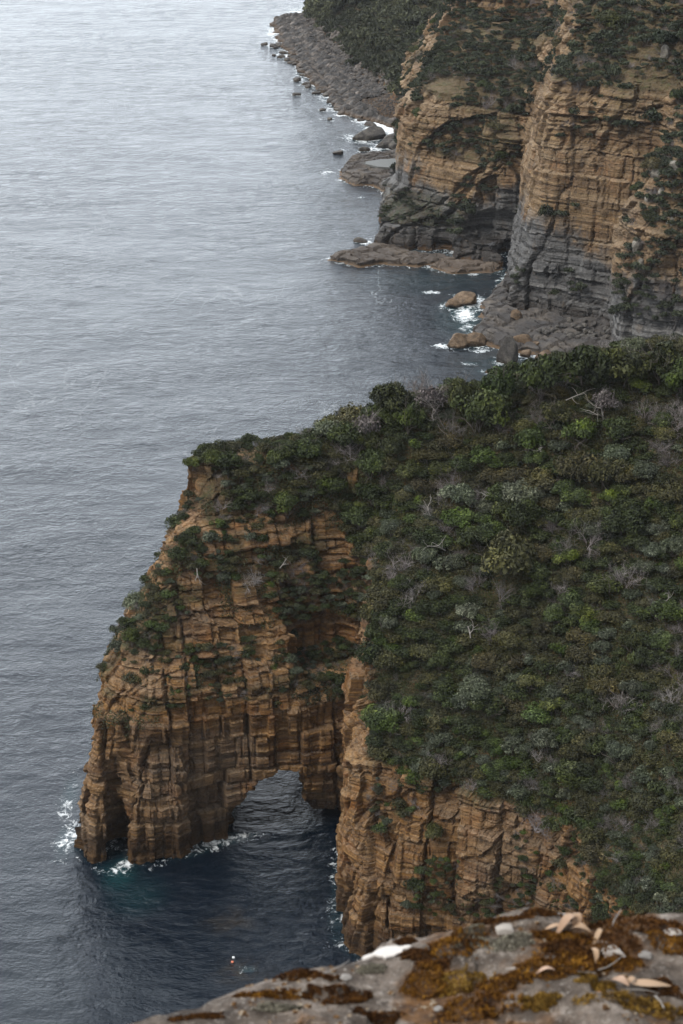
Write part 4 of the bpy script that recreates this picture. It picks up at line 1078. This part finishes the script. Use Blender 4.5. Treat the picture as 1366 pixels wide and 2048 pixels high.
# skyline trees: trunk and crown
def tree(px_, py_, h_, w_, lab, kind='pine', bare=False, seed=0):
    p = hit_px(bvA, px_, py_)
    if p is None: return
    root = bpy.data.objects.new('tree', None); C.objects.link(root); root.location = p - Vector((0, 0, .2)); root.rotation_euler.z = random.uniform(0, 6)
    tag(root, lab, 'tree', None)
    rg = np.random.default_rng(900 + seed); segs = branch(rg, (0, 0, -0.3), np.array([rg.normal() * .12, rg.normal() * .12, 1.0]), h_ * 0.8, 0.11, 2, [], 0.12, 0.12)
    V, Fc = tubes(segs, 5); link('trunk', mesh_np('trunk', V, Fc, M['palewood'] if bare else M['wood'], True), root)
    V, Fc, l = crown(700 + seed, 30, 2600 if not bare else 500, 0.075, flat=1.0, spread=0.66, br=(0.2, 0.36), up=0.25)
    V = V * np.array([w_, w_, h_ * 0.8]) + np.array([0, 0, h_ * 0.18])
    link('crown', mesh_np('crown', V, Fc, FM['dead' if bare else kind], False, {'lv': l}), root)
TR = [(690,905,3.4,2.3,'green',0,'leafy dark tree where the headland crest starts to rise'),
 (780,842,4.2,2.9,'pine',0,'dense dark tree, first big crown on the rising crest from the left'),
 (735,880,3.4,2.2,'dead',1,'bare grey tree at the left start of the rising crest'),
 (862,838,3.8,2.3,'dead',1,'grey bare-topped tree on the crest right of the first big crown'),
 (818,880,4.2,2.0,'pine',0,'upright dark conical tree just below the crest'),
 (925,828,4.0,2.0,'green',0,'slim-topped tree with upright shoots against the sea'),
 (1000,812,4.3,2.5,'pine',0,'rounded dark tree against the sea below the wedge rock'),
 (1085,805,5.0,2.9,'pine',0,'tall dense dark tree beside the white surf'),
 (1168,795,5.6,3.3,'pine',0,'widest dark tree on the crest, right of the surf'),
 (1245,780,4.8,2.9,'green',0,'dark tree on the crest under the orange banded spur'),
 (1320,775,4.8,2.8,'pine',0,'dark tree at the right end of the crest'),
 (1360,800,4.2,2.6,'pine',0,'dark tree cut by the right edge of the photo'),
 (960,850,3.4,2.0,'sage',0,'greyish small tree in the dip of the crest'),
 (1110,860,3.2,2.0,'olive',0,'olive small tree in front of the tall dense one'),
 (1210,840,3.4,1.9,'dead',1,'bare forked tree with pale branches near the crest'),
 (620,925,2.6,1.9,'green',0,'low bushy tree in the middle of the level crest'),
 (560,935,2.4,1.7,'green',0,'short dark tree on the level crest left of its middle'),
 (455,945,2.4,1.8,'pine',0,'dark short tree near the tip of the level crest')]
for i, (a, b_, h_, w_, kd, br_, lab) in enumerate(TR): tree(a, b_, h_, w_, lab, kd if kd != 'dead' else 'sage', bool(br_), i)
# fallen bleached branches
for i, (a, b_, L_, lab) in enumerate([(890,1115,2.2,'bleached fallen branch lying left of the slope centre'),(1130,815,2.2,'long pale dead limb leaning across the bushes near the crest'),
    (860,1045,1.6,'pale dead stem low on the left of the slope'),(1250,945,2.0,'crooked white branch on the right side of the slope'),(560,1150,1.3,'antler-shaped white branch on the arch terraces'),
    (990,1010,1.8,'grey fallen stems beside the largest grey-green bush'),(1320,1220,1.6,'dead limb near the right edge of the slope'),(1080,905,1.7,'thin pale fallen branch high on the slope'),
    (940,1290,1.4,'short dead branch on the lower slope'),(1180,1330,1.6,'bleached sticks on the lower right slope'),(395,1150,1.4,'white forked dead branch near the left edge of the arch')]):
    p = hit_px(bvA, a, b_)
    if p is None: continue
    rg = np.random.default_rng(40 + i); aa = rg.uniform(0, 6.28)
    segs = branch(rg, (0, 0, 0.5), np.array([math.cos(aa), math.sin(aa) * .5, 0.35]), L_, 0.07, 1, [], 0.45, 0.02)
    V, Fc = tubes(segs, 5); o = link('fallen_branch', mesh_np('fallen_branch', V, Fc, M['palewood'], True), loc=p + Vector((0, -0.4, 0.5))); tag(o, lab, 'branch', 'bleached dead branches')

# bushes on the far cliffs
def wB(c, nn, px, py):
    pn = fbm(c[:, 0] / 12, c[:, 1] / 12, c[:, 2] / 8, 3)
    flat = np.clip((nn[:, 2] - 0.34) / 0.2, 0, 1) * np.where((py > 370) & (px < 900), 0.25, 1)
    spur = ((px > np.interp(py, [250, 430, 560, 700], [1370, 1285, 1235, 1215])) & (py < 640)) * np.clip(pn * 3 + 1.0, 0.15, 1)
    right = (px > 1100) & (py < 175)
    diag = (py < np.interp(px, [820, 880, 1000, 1100, 1130, 1180], [290, 225, 205, 240, 230, 130])) & (px < 1180) & (c[:, 1] > 395)
    return (1.5 * flat * np.clip(pn * 4 + 0.9, 0.0, 1) + spur * 0.9 + 0.5 * right * np.clip(pn * 4 + 0.8, 0, 1) + 0.5 * diag * np.clip(pn * 4 + 0.5, 0, 1)) * (c[:, 2] > 4.5) + 0.004 * (c[:, 2] > 14)
Pc, Nc, pxc, pyc = sample(cB, 7500, wB); rr = (RNG.gamma(4, 0.25, len(Pc)) * 0.95 + 0.4) * np.where((pyc > 370) & (pxc < 900), 0.55, 1)
itB = []
for i in thin(Pc, rr, 0.5):
    p = Pc[i]
    if not visAB(p + Nc[i] * 1.2 + np.array([0, 0, rr[i]]), 2.0): continue
    spur = pxc[i] > np.interp(pyc[i], [250, 430, 560, 700], [1370, 1285, 1235, 1215]) - 5
    zl = 'on the steep near spur at the right edge' if spur else 'on the high ledges of the right-hand cliff' if pxc[i] > 1100 and pyc[i] < 190 else 'on the left-hand cliff across the bay' if pxc[i] < 1060 else 'on the face of the right-hand cliff across the bay'
    itB.append((random.choices(['far', 'green', 'olive', 'dead'], [6, 2, 2, 1.2])[0], p + Nc[i] * 0.3, rr[i], zl))
itB.sort(key=lambda t: -t[2]); rest = []
nB = nD = 0
for j, (kind, p, r, zl) in enumerate(itB):
    if (kind != 'dead' and nB >= 85) or (kind == 'dead' and nD > 25): rest.append(('far' if kind != 'dead' else 'dead', p, r)); continue
    nB += kind != 'dead'; nD += kind == 'dead'
    put_bush(kind, p, r, f'{ {"far": "dark green distant bush", "green": "deep green leafy distant bush", "olive": "olive distant bush", "dead": "grey bare distant bush"}[kind]} {zl}',
             f'{kind if kind != "far" else "dark"} distant bushes {zl}')
if rest: merged_bushes('cliff_scrub', rest, 'small dark scrub dotted over the ledges of the far cliffs', None)
print('bushes B', len(itB), len(rest), time.time() - T0)
p = hit_px(bvB, 1328, 112)
rock('perched_boulder', 'white pointed boulder perched on the high scrubby ledge', p.x, p.y - 0.5, p.z + 0.5, (0.9, 0.8, 1.6), 51, M['boulder_pale'], 0.3, 3, None)
# pale rocks on the spur
for i, (a, b_, w_, h_, lab) in enumerate([(1318,345,1.3,2.2,'pale craggy rock at the top of the right-edge spur'),(1350,330,1.2,1.6,'pale rock by the photo edge, near the top of the spur'),(1298,400,1.0,1.8,'upright pale rock on the outer edge of the spur'),
    (1275,490,1.0,1.9,'pale rock halfway down the outer edge of the spur'),(1282,525,0.8,1.5,'smaller pale rock under the halfway one on the spur'),(1340,440,1.2,1.3,'pale rock among bushes in the middle of the spur'),(1325,380,0.9,1.2,'low pale rock below the craggy top one')]):
    p = hit_px(bvB, a, b_)
    if p is not None: rock('pale_rock', lab, p.x, p.y, p.z - 0.4, (w_ * 1.15, w_ * 1.1, h_ * 1.1), 200 + i, M['boulder_pale'], i, 4, 'pale rocks on the spur', planes=26)

# forest on the far hillside (reads as one mass)
def wH(c, nn, px, py): return (c[:, 2] > 3.9 + 3.0 * fbm(c[:, 0] / 9, c[:, 1] / 9, c[:, 2] * 0, 2)) * 1.0
Pc, Nc, pxc, pyc = sample(cH, 9000, wH); rr = RNG.gamma(5, 0.22, len(Pc)) * 1.5 + 0.6
k = thin(Pc, rr, 0.42)
Pc, rr = Pc[k], rr[k]; n = len(k)
q = fbm(Pc[:, 0] / 30, Pc[:, 1] / 30, Pc[:, 2] / 30, 3)
Vs, Fs, Ls, off = [], [], [], 0
for j in range(6):
    m = np.arange(n) % 6 == j
    V0, F0, l0 = crown(300 + j, 9, 230, 0.17, flat=1.15, br=(0.3, 0.5), spread=.6)
    Vk, Fk = scatter_mesh('f', Pc[m] - np.array([0, 0, .3]), np.stack([rr[m]] * 3, 1), RNG.uniform(0, 6, m.sum()), (V0, F0), None)
    Vs.append(Vk); Fs.append(Fk + off); off += len(Vk); Ls.append(np.clip(np.tile(l0, m.sum()) + np.repeat(q[m] * 0.8 + RNG.normal(0, .16, m.sum()), len(V0)), 0, 1))
M['forest'] = foliage_mat('hillside_forest_leaves', (0.022, 0.028, 0.013), (0.050, 0.060, 0.027), (0.090, 0.102, 0.048), 0)  # leaf colours lightened to carry part of the distance haze
o = link('hillside_forest', mesh_np('hillside_forest', np.concatenate(Vs), np.concatenate(Fs), M['forest'], False, {'lv': np.concatenate(Ls)})); tag(o, 'dense dark scrub forest covering the far hillside', None, None, 'stuff')
print('forest', n, time.time() - T0)


# ------------------------------------------------------------------ the clifftop under the camera
ed = [(-2.6, 0.6), (-1.2, 1.55), (-0.8, 2.02), (-0.5, 2.25), (-.33, 2.37), (-.2, 2.45), (-.10, 2.505), (-.03, 2.55), (.05, 2.575), (.12, 2.60), (.31, 2.65), (.40, 2.60), (.46, 2.63), (.6, 2.67), (1.2, 2.7), (2.8, 2.6)]
ZR = 118.1
def fore_h(X, Y, fine=True):
    X = np.asarray(X, float); Y = np.asarray(Y, float)
    e = np.interp(X, [p[0] for p in ed], [p[1] for p in ed]) + 0.02 * fbm(X / 0.12, X * 0, X * 0, 3)
    d = Y - e
    h = ZR + 0.035 * fbm(X / 0.35, Y / 0.35, X * 0 + 2, 3) + 0.012 * fbm(X / 0.07, Y / 0.05, X * 0 + 7, 4) - 0.06 * np.clip(-X - 0.4, 0, 3) ** 1.2
    step = 0.012 * (fbm(X / 0.16 + 5, Y / 0.09, X * 0, 2) > 0.12)
    h = h + step
    h = h - np.where(d > 0, d * 2.2, 0) - 0.03 * np.exp(np.clip(d, -1, 0) / 0.05)
    return h
xs = np.arange(-2.4, 2.6, 0.0075); ys = np.arange(0.5, 3.9, 0.0075)
GX, GY = np.meshgrid(xs, ys, indexing='ij'); Zg = fore_h(GX, GY)
V = np.stack([GX.ravel(), GY.ravel(), Zg.ravel()], 1); nx, ny = len(xs), len(ys); idx = np.arange(nx * ny).reshape(nx, ny)
Q = np.stack([idx[:-1, :-1], idx[1:, :-1], idx[1:, 1:], idx[:-1, 1:]], -1).reshape(-1, 4)
# skirt down to the clifftop below
rim = np.concatenate([idx[:, 0], idx[-1, 1:], idx[::-1, -1][1:], idx[0, ::-1][1:]])
low = V[rim].copy(); low[:, 2] = 113; low[:, 0] *= 1.15; low[:, 1] = 2.0 + (low[:, 1] - 2.0) * 1.1
k = len(V); V = np.concatenate([V, low]); m = len(rim); a_ = np.arange(m - 1)
Q = np.concatenate([Q, np.stack([rim[a_ + 1], rim[a_], k + a_, k + a_ + 1], 1)])
b = NB('lichened_clifftop_rock')
n1 = b.noise(9, 6, 0.65, dist=0.4); n2 = b.noise(38, 5, 0.7); n3 = b.noise(120, 3, 0.7); n4 = b.noise(4.5, 4, 0.6, off=(3, 3, 3))
col = b.ramp(n1, [(0.34, (0.035, 0.026, 0.020)), (0.46, (0.085, 0.066, 0.052)), (0.56, (0.145, 0.115, 0.092)), (0.72, (0.24, 0.20, 0.17))])
col = b.mix(b.mr(n2, 0.54, 0.66, 0, 0.7), col, (0.31, 0.265, 0.225))
col = b.mix(b.mr(n2, 0.46, 0.34, 0, 0.75), col, (0.055, 0.042, 0.033))
col = b.mix(b.mr(n4, 0.48, 0.56, 0, 0.9), col, b.mix(b.mr(n2, 0.4, 0.6), (0.05, 0.025, 0.013), (0.15, 0.07, 0.022)))
col = b.mix(b.mr(n3, 0.6, 0.7, 0, 0.4), col, (0.55, 0.5, 0.44))
M['fore'] = b.set(color=col, rough=0.92, spec=0.2, normal=b.bump(n3, 0.004, 1.0, b.bump(n2, 0.012, 1.0)))
o = link('rock_outcrop', mesh_np('rock_outcrop', V, Q, M['fore'], False)); tag(o, 'lichen-spotted grey brown rock at the very front of the photo', 'rock')
ct = Body([(90, [('W', -40, -40), ('W', 40, -40), ('W', 40, 5.5), ('W', 5, 3.2), ('W', -5, 2.6), ('W', -40, -2)]), (116, [('W', -38, -38), ('W', 38, -38), ('W', 38, 3), ('W', 5, 2.6), ('W', -5, 1.4), ('W', -38, -4)])], ((-42, 42), (-42, 8), (88, 120)), 1.0)
ct.field(0.6, 6); ct.F = np.maximum(ct.F, (ct.zs - 114.5)[None, None, :].astype(np.float32))
V, Q = ct.mesh(); Q = orient(V, Q)
o = link('clifftop', mesh_np('clifftop', V, Q, M['rock_near'], True, {'veg': V[:, 0] * 0, 'tone': V[:, 0] * 0, 'crack': V[:, 0] * 0})); tag(o, 'clifftop carrying the rock at the front', None, None, 'structure')

# moss cushions
def moss_mat(name, a, c, d):
    b = NB(name); n = b.noise(60, 4, 0.7); l = b.attr('lv')
    col = b.ramp(l, [(0, a), (0.5, c), (1, d)]); col = b.mix(b.mr(n, 0.45, 0.62, 0, 0.6), col, a)
    return b.set(color=col, rough=0.95, spec=0.1)
MM = {'orange': moss_mat('orange_moss', (0.045, 0.020, 0.009), (0.15, 0.065, 0.013), (0.32, 0.155, 0.022)),
      'brown': moss_mat('dark_brown_moss', (0.030, 0.015, 0.009), (0.085, 0.038, 0.014), (0.19, 0.085, 0.022)),
      'yellow': moss_mat('mustard_moss', (0.06, 0.035, 0.012), (0.20, 0.11, 0.02), (0.38, 0.24, 0.055)),
      'grey': moss_mat('grey_lichen_tuft', (0.09, 0.08, 0.065), (0.22, 0.20, 0.15), (0.38, 0.35, 0.27))}
def moss(px_, py_, w, dpt, kind, lab, seed, hh=0.35):
    """cushion: lumpy dome covered by short shoots; w, dpt in photo pixels"""
    X, Y = at(px_, py_, ZR); sl = math.hypot(Y, CAM_H - ZR); rx = w / FPX * sl; ry = dpt / FPX * sl / 0.6
    rg = np.random.default_rng(seed); V0, F0 = ICO[4]; up = V0[:, 2] > -0.25
    ang = np.arctan2(V0[:, 1], V0[:, 0]); rad = 1 + 0.55 * vnoise(np.cos(ang) * 1.6 + seed, np.sin(ang) * 1.6, ang * 0)+0.2*vnoise(np.cos(ang) * 5 + seed, np.sin(ang) * 5, ang * 0)
    V = V0 * np.stack([rx * rad, ry * rad, np.full(len(V0), min(rx, ry) * hh * 1.4)], 1)
    V *= (1 + 0.35 * fbm(V0[:, 0] * 3.5 + seed, V0[:, 1] * 3.5, V0[:, 2] * 3.5, 3))[:, None]
    n = 1500; i = rg.choice(np.where(V0[:, 2] > 0.0)[0], n); c = V[i] * rg.uniform(0.97, 1.05, (n, 1)) + rg.normal(size=(n, 3)) * rx * 0.02
    V2, F2 = leaves(c, rg.normal(size=(n, 3)) * [1, 1, .3], 0.0024 + 0.02 * rx, rg, 0.35)
    F3 = np.concatenate([F0, F0[:, :1]], 1)
    l = np.concatenate([0.35 + 0.5 * fbm(V0[:, 0] * 2 + seed, V0[:, 1] * 2, V0[:, 2] * 2, 2), np.repeat(np.clip(rg.normal(.5, .25, n) + 0.6 * fbm(V0[i, 0] * 2 + seed, V0[i, 1] * 2, V0[i, 2] * 2, 2), 0, 1), 4)])
    VV = np.concatenate([V, V2])
    # follow the rock surface
    g = fore_h(X + VV[:, 0], Y + VV[:, 1]); VV[:, 2] += g - fore_h(X, Y)
    me = bpy.data.meshes.new('moss_cushion'); me = mesh_np('moss_cushion', VV, np.concatenate([F0[:, [0, 1, 2, 2]], F2 + len(V)]), MM[kind], False, {'lv': l})
    me.validate()
    o = link('moss_cushion', me, loc=(X, Y, float(fore_h(X, Y)))); tag(o, lab, 'moss', 'moss cushions on the front rock')
for i, a in enumerate([
 (1085,1838,42,12,'brown','brown moss mound on the rock rim left of the pale star of leaves'),
 (985,1855,55,10,'brown','dark flat moss strip along the rock rim'),
 (1120,1885,62,14,'orange','orange-brown moss behind the dry leaves'),
 (1215,1905,60,26,'brown','blackish brown moss patch right of the slender leaf'),
 (1290,1850,95,20,'brown','large russet moss mat on the right rim of the rock'),
 (1345,1895,40,24,'orange','rusty moss at the right edge of the photo'),
 (915,1895,55,22,'orange','orange moss with a pale lichen beside it, left of centre'),
 (940,1885,28,16,'grey','yellowish grey lichen tuft between orange moss patches'),
 (1130,1920,50,18,'brown','dark brown rounded moss hump in the middle right'),
 (1150,1948,70,20,'orange','long orange moss cushion left of the broad leaf'),
 (1085,1965,60,18,'orange','mottled orange moss in front of the dark hump'),
 (850,1955,45,24,'orange','rich orange moss cushion alone on bare rock'),
 (925,1965,48,18,'yellow','mustard moss beside the rich orange cushion'),
 (960,2025,75,24,'orange','big orange moss at the bottom centre of the photo'),
 (1080,2026,42,15,'yellow','brightest mustard moss lump near the bottom edge'),
 (755,2034,48,14,'brown','brown moss patch at the bottom left'),
 (1280,2032,90,18,'yellow','wide yellowish moss mat at the bottom right corner'),
 (655,1952,28,10,'brown','small brown moss tuft on the left shoulder of the rock'),
 (812,1862,26,10,'brown','small dark moss tuft just right of the white patch'),
 (600,1935,40,14,'brown','dark moss hanging over the left rim'),
 (530,1985,55,8,'orange','thin rusty moss strip on the lower left rim'),
 (620,1985,20,6,'brown','smallest moss spot low on the left shoulder'),
 (1190,1990,30,10,'yellow','small yellow moss tuft in front of the broad leaf'),
 (1020,1900,36,12,'grey','grey lichen crust in the centre of the rock'),
 (1330,1985,35,14,'brown','brown moss under the twig at the right'),
 (700,1990,42,12,'brown','dark moss streak low in the centre left of the rock'),
 (400,2030,46,9,'brown','dark moss strip far down the left flank of the rock'),
 (830,1905,30,10,'brown','small brown moss spot below the white patch'),
 (1010,1985,48,16,'orange','orange moss between the two mustard lumps'),
 (745,1925,26,9,'grey','grey lichen tuft under the white patch'),
 (560,2020,50,10,'grey','grey lichen crust on the left flank'),
 (870,1925,30,8,'brown','thin brown moss line left of the orange moss'),
 (1240,1935,40,12,'orange','rust moss between the pale flat stone and the long leaf')]):
    moss(a[0], a[1], a[2] * 1.0, a[3] * 0.9, a[4], a[5], 400 + i)

n = 2600; X_ = RNG.uniform(-0.5, 0.75, n); Y_ = RNG.uniform(2.0, 2.68, n)
kp = fbm(X_ / 0.12, Y_ / 0.10, X_ * 0 + 3, 3) + RNG.normal(0, .15, n) > 0.05
X_, Y_ = X_[kp], Y_[kp]; n = len(X_); sc_ = RNG.uniform(0.0015, 0.0065, n) * RNG.uniform(.5, 1, n)
Vc, Fc_ = scatter_mesh('g', np.stack([X_, Y_, fore_h(X_, Y_)], 1), np.stack([sc_ * 1.4, sc_ * 1.2, sc_ * 0.7], 1), RNG.uniform(0, 6, n), rock_v(77, (1, 1, 1), 1, 6), None)
b = NB('moss_and_grit'); nn = b.noise(140, 2); b.set(color=b.ramp(nn, [(0.35, (0.04, 0.022, 0.012)), (0.5, (0.12, 0.06, 0.02)), (0.62, (0.26, 0.22, 0.17))]), rough=0.95, spec=0.1)
o = link('moss_grit', mesh_np('moss_grit', Vc, Fc_, b.m)); tag(o, 'crumbs of moss, lichen and grit on the front rock', None, None, 'stuff')
# eucalypt leaves, twigs, chips, the white patch
b = NB('dry_leaf'); n = b.noise(30, 3); M['leaf'] = b.set(color=b.mix(b.rnd(), b.ramp(n, [(0.3, (0.26, 0.15, 0.095)), (0.7, (0.44, 0.29, 0.20))]), (0.32, 0.21, 0.12)), rough=0.55, spec=0.3)
def leaf(px_, py_, Lpx, wr, rot, lab, curve=0.25, lift=0.012, roll=0.2):
    X, Y = at(px_, py_, ZR + 0.02); L = 0.86 * Lpx / FPX * math.hypot(Y, CAM_H - ZR); n = 16; VV = []; 
    for i in range(n + 1):
        t = i / n; w = L * wr * math.sin(math.pi * t ** 0.8) ** 0.9 * 0.5 + 0.0006; yy_ = curve * L * (t - .5) ** 2 * 2
        for s_ in (-1, 0, 1): VV.append(((t - .5) * L, yy_ + s_ * w, lift * math.sin(t * 2.6) + abs(s_) * w * roll * 0.7))
    VV = np.array(VV); VV = np.concatenate([VV, VV - [0, 0, 0.0007]]); Fc = []
    m = 3 * (n + 1)
    for i in range(n):
        for s_ in (0, 1):
            a = i * 3 + s_; Fc.append([a, a + 3, a + 4, a + 1]); Fc.append([m + a, m + a + 1, m + a + 4, m + a + 3])
    z = float(fore_h(X, Y)) + 0.006
    o = link('dry_leaf', mesh_np('dry_leaf', VV, np.array(Fc), M['leaf'], True), loc=(X, Y, z)); o.rotation_euler = (random.uniform(-.2, .2), random.uniform(-.2, .1), rot)
    tag(o, lab, 'leaf', 'dry gum leaves on the front rock')
leaf(1298,1972,95,.26,-.25,'long curved tan gum leaf, largest on the rock',.35)
leaf(1238,1966,62,.42,-.95,'broad pinkish dry leaf beside the long curved one',.1)
leaf(1200,1878,50,.22,1.0,'slender leaf pointing up at the rim gap',.3,.02)
leaf(1193,1912,42,.26,1.75,'narrow curled leaf standing below the rim gap',.4)
leaf(1138,1855,62,.34,.5,'left leaf of the pale star-shaped group on the rim',.2,.03)
leaf(1158,1862,58,.36,-.6,'right leaf of the pale star-shaped group on the rim',.2,.02)
leaf(1150,1846,46,.42,1.6,'upright leaf in the middle of the star-shaped group',.2,.03)
leaf(1110,1852,44,.22,.1,'reddish flat leaf left of the star-shaped group',.2)
leaf(1262,1962,30,.4,.4,'small tan leaf fragment tucked above the long leaf',.1)
leaf(1090,1958,44,.2,.0,'olive yellow leaf lying on orange moss',.05)
def twig(px_, py_, Lpx, rot, lab, seed, r=0.0012):
    X, Y = at(px_, py_, ZR + 0.01); L = Lpx / FPX * 3.1; rg = np.random.default_rng(seed)
    segs = branch(rg, (0, 0, 0), np.array([math.cos(rot), math.sin(rot), 0.02]), L, r, 0, [], 0.16, 0)
    V, Fc = tubes(segs, 6); o = link('twig', mesh_np('twig', V, Fc, M['palewood'], True), loc=(X, Y, float(fore_h(X, Y)) + 0.006)); tag(o, lab, 'twig', 'twigs on the front rock')
twig(1195,1948,60,.25,'grey twig leading to the narrow curled leaf',1); twig(1310,1995,50,-1.1,'white twig stub at the right',2,.0022); twig(1255,1985,60,.3,'thin twig under the long curved leaf',3)
twig(1225,1850,46,1.1,'fine twig rising beside the slender leaf',4); twig(650,1930,60,.7,'straight twig on the left shoulder of the rock',5)
for i, (a, b_, w, lab) in enumerate([(1130,1838,26,'pale grey stone on the rim behind the star of leaves'),(1205,1893,11,'white pebble right of the narrow curled leaf'),(1195,2008,10,'small orange stone chip near the bottom'),(1225,1925,34,'pale flat stone below the white pebble'),
    (1345,1865,22,'light stone at the right edge of the rim'),(690,1948,16,'grey chip left of centre'),(1290,1918,20,'grey stone half sunk in moss'),(880,2015,14,'dark chip near the bottom left'),(1010,1872,32,'flat pale stone on the rim, left of the moss mound')]):
    X, Y = at(a, b_, ZR); w = w / FPX * 2.4
    V, Fc = rock_v(250 + i, (w, w * .8, w * .32), 3)
    o = link('stone', mesh_np('stone', V, Fc, smat(f'stone_{i}', (0.36, 0.17, 0.06) if i == 2 else (0.36, 0.32, 0.28) if i in (1, 3, 4, 8) else (0.22, 0.2, 0.18), .9, .2)), loc=(X, Y, float(fore_h(X, Y)) + w * .2)); tag(o, lab, 'stone', 'small stones on the front rock')
# white crust
X, Y = at(772, 1886, ZR); n = 40; g = np.linspace(-1, 1, n); A_, B_ = np.meshgrid(g, g, indexing='ij')
w = 50 / FPX * 3.15; dd = 0.024
xx = X + A_.ravel() * w; yy_ = Y + B_.ravel() * dd
inside = (np.hypot(A_, B_) + 0.55 * fbm(A_ * 2.2, B_ * 2.2, A_ * 0, 4)) < 0.80
V = np.stack([xx, yy_, fore_h(xx, yy_) + 0.004 + 0.003 * np.clip(1 - np.hypot(A_, B_).ravel(), -0.5, 1)], 1); idx = np.arange(n * n).reshape(n, n)
fq = np.stack([idx[:-1, :-1], idx[1:, :-1], idx[1:, 1:], idx[:-1, 1:]], -1)[inside[:-1, :-1]].reshape(-1, 4)
me = mesh_np('white_crust', V, fq, smat('white_lichen_crust', (0.52, 0.48, 0.44), .95, .1), True)
o = link('white_crust', me); md = o.modifiers.new('s', 'SOLIDIFY'); md.thickness = 0.006; md.offset = -1
tag(o, 'bright white lichen crust on the left part of the front rock', 'lichen')

# two fishing floats in the dark water under the arch
for px_, py_, c_, lab in [(467, 1916, (0.85, 0.85, 0.85), 'white round float, upper of two on the dark water'), (465, 1925, (0.75, 0.22, 0.12), 'reddish float just below the white one')]:
    X, Y = at(px_, py_); root = bpy.data.objects.new('float', None); C.objects.link(root); root.location = (X, Y, 0.05); tag(root, lab, 'float', 'fishing floats')
    V, Fc = ICO[3]; link('ball', mesh_np('ball', V * 0.15, Fc, smat('float_paint', c_, .4), True), root)
    V, Fc = tubes([((0, 0, .15), (0.02, 0, .34), .03, .03)], 8); link('stem', mesh_np('stem', V, Fc, M['wood'], True), root)

# ------------------------------------------------------------------ thin sea haze
hb = [(x_, y_, z_) for x_ in (-900, 900) for y_ in (-200, 2600) for z_ in (-4, 135)]
me = bpy.data.meshes.new('haze'); me.from_pydata(hb, [], [(0, 1, 3, 2), (4, 6, 7, 5), (0, 4, 5, 1), (2, 3, 7, 6), (0, 2, 6, 4), (1, 5, 7, 3)])
hm = bpy.data.materials.new('haze'); hm.use_nodes = True; hm.node_tree.nodes.clear()
ho = hm.node_tree.nodes.new('ShaderNodeOutputMaterial'); hv = hm.node_tree.nodes.new('ShaderNodeVolumePrincipled')
hv.inputs['Color'].default_value = (0.93, 0.95, 1.0, 1); hv.inputs['Density'].default_value = 0.000045
hm.node_tree.links.new(hv.outputs[0], ho.inputs['Volume']); me.materials.append(hm)
o = link('haze', me); tag(o, 'thin pale sea haze', None, None, 'stuff')
print('script', time.time() - T0)
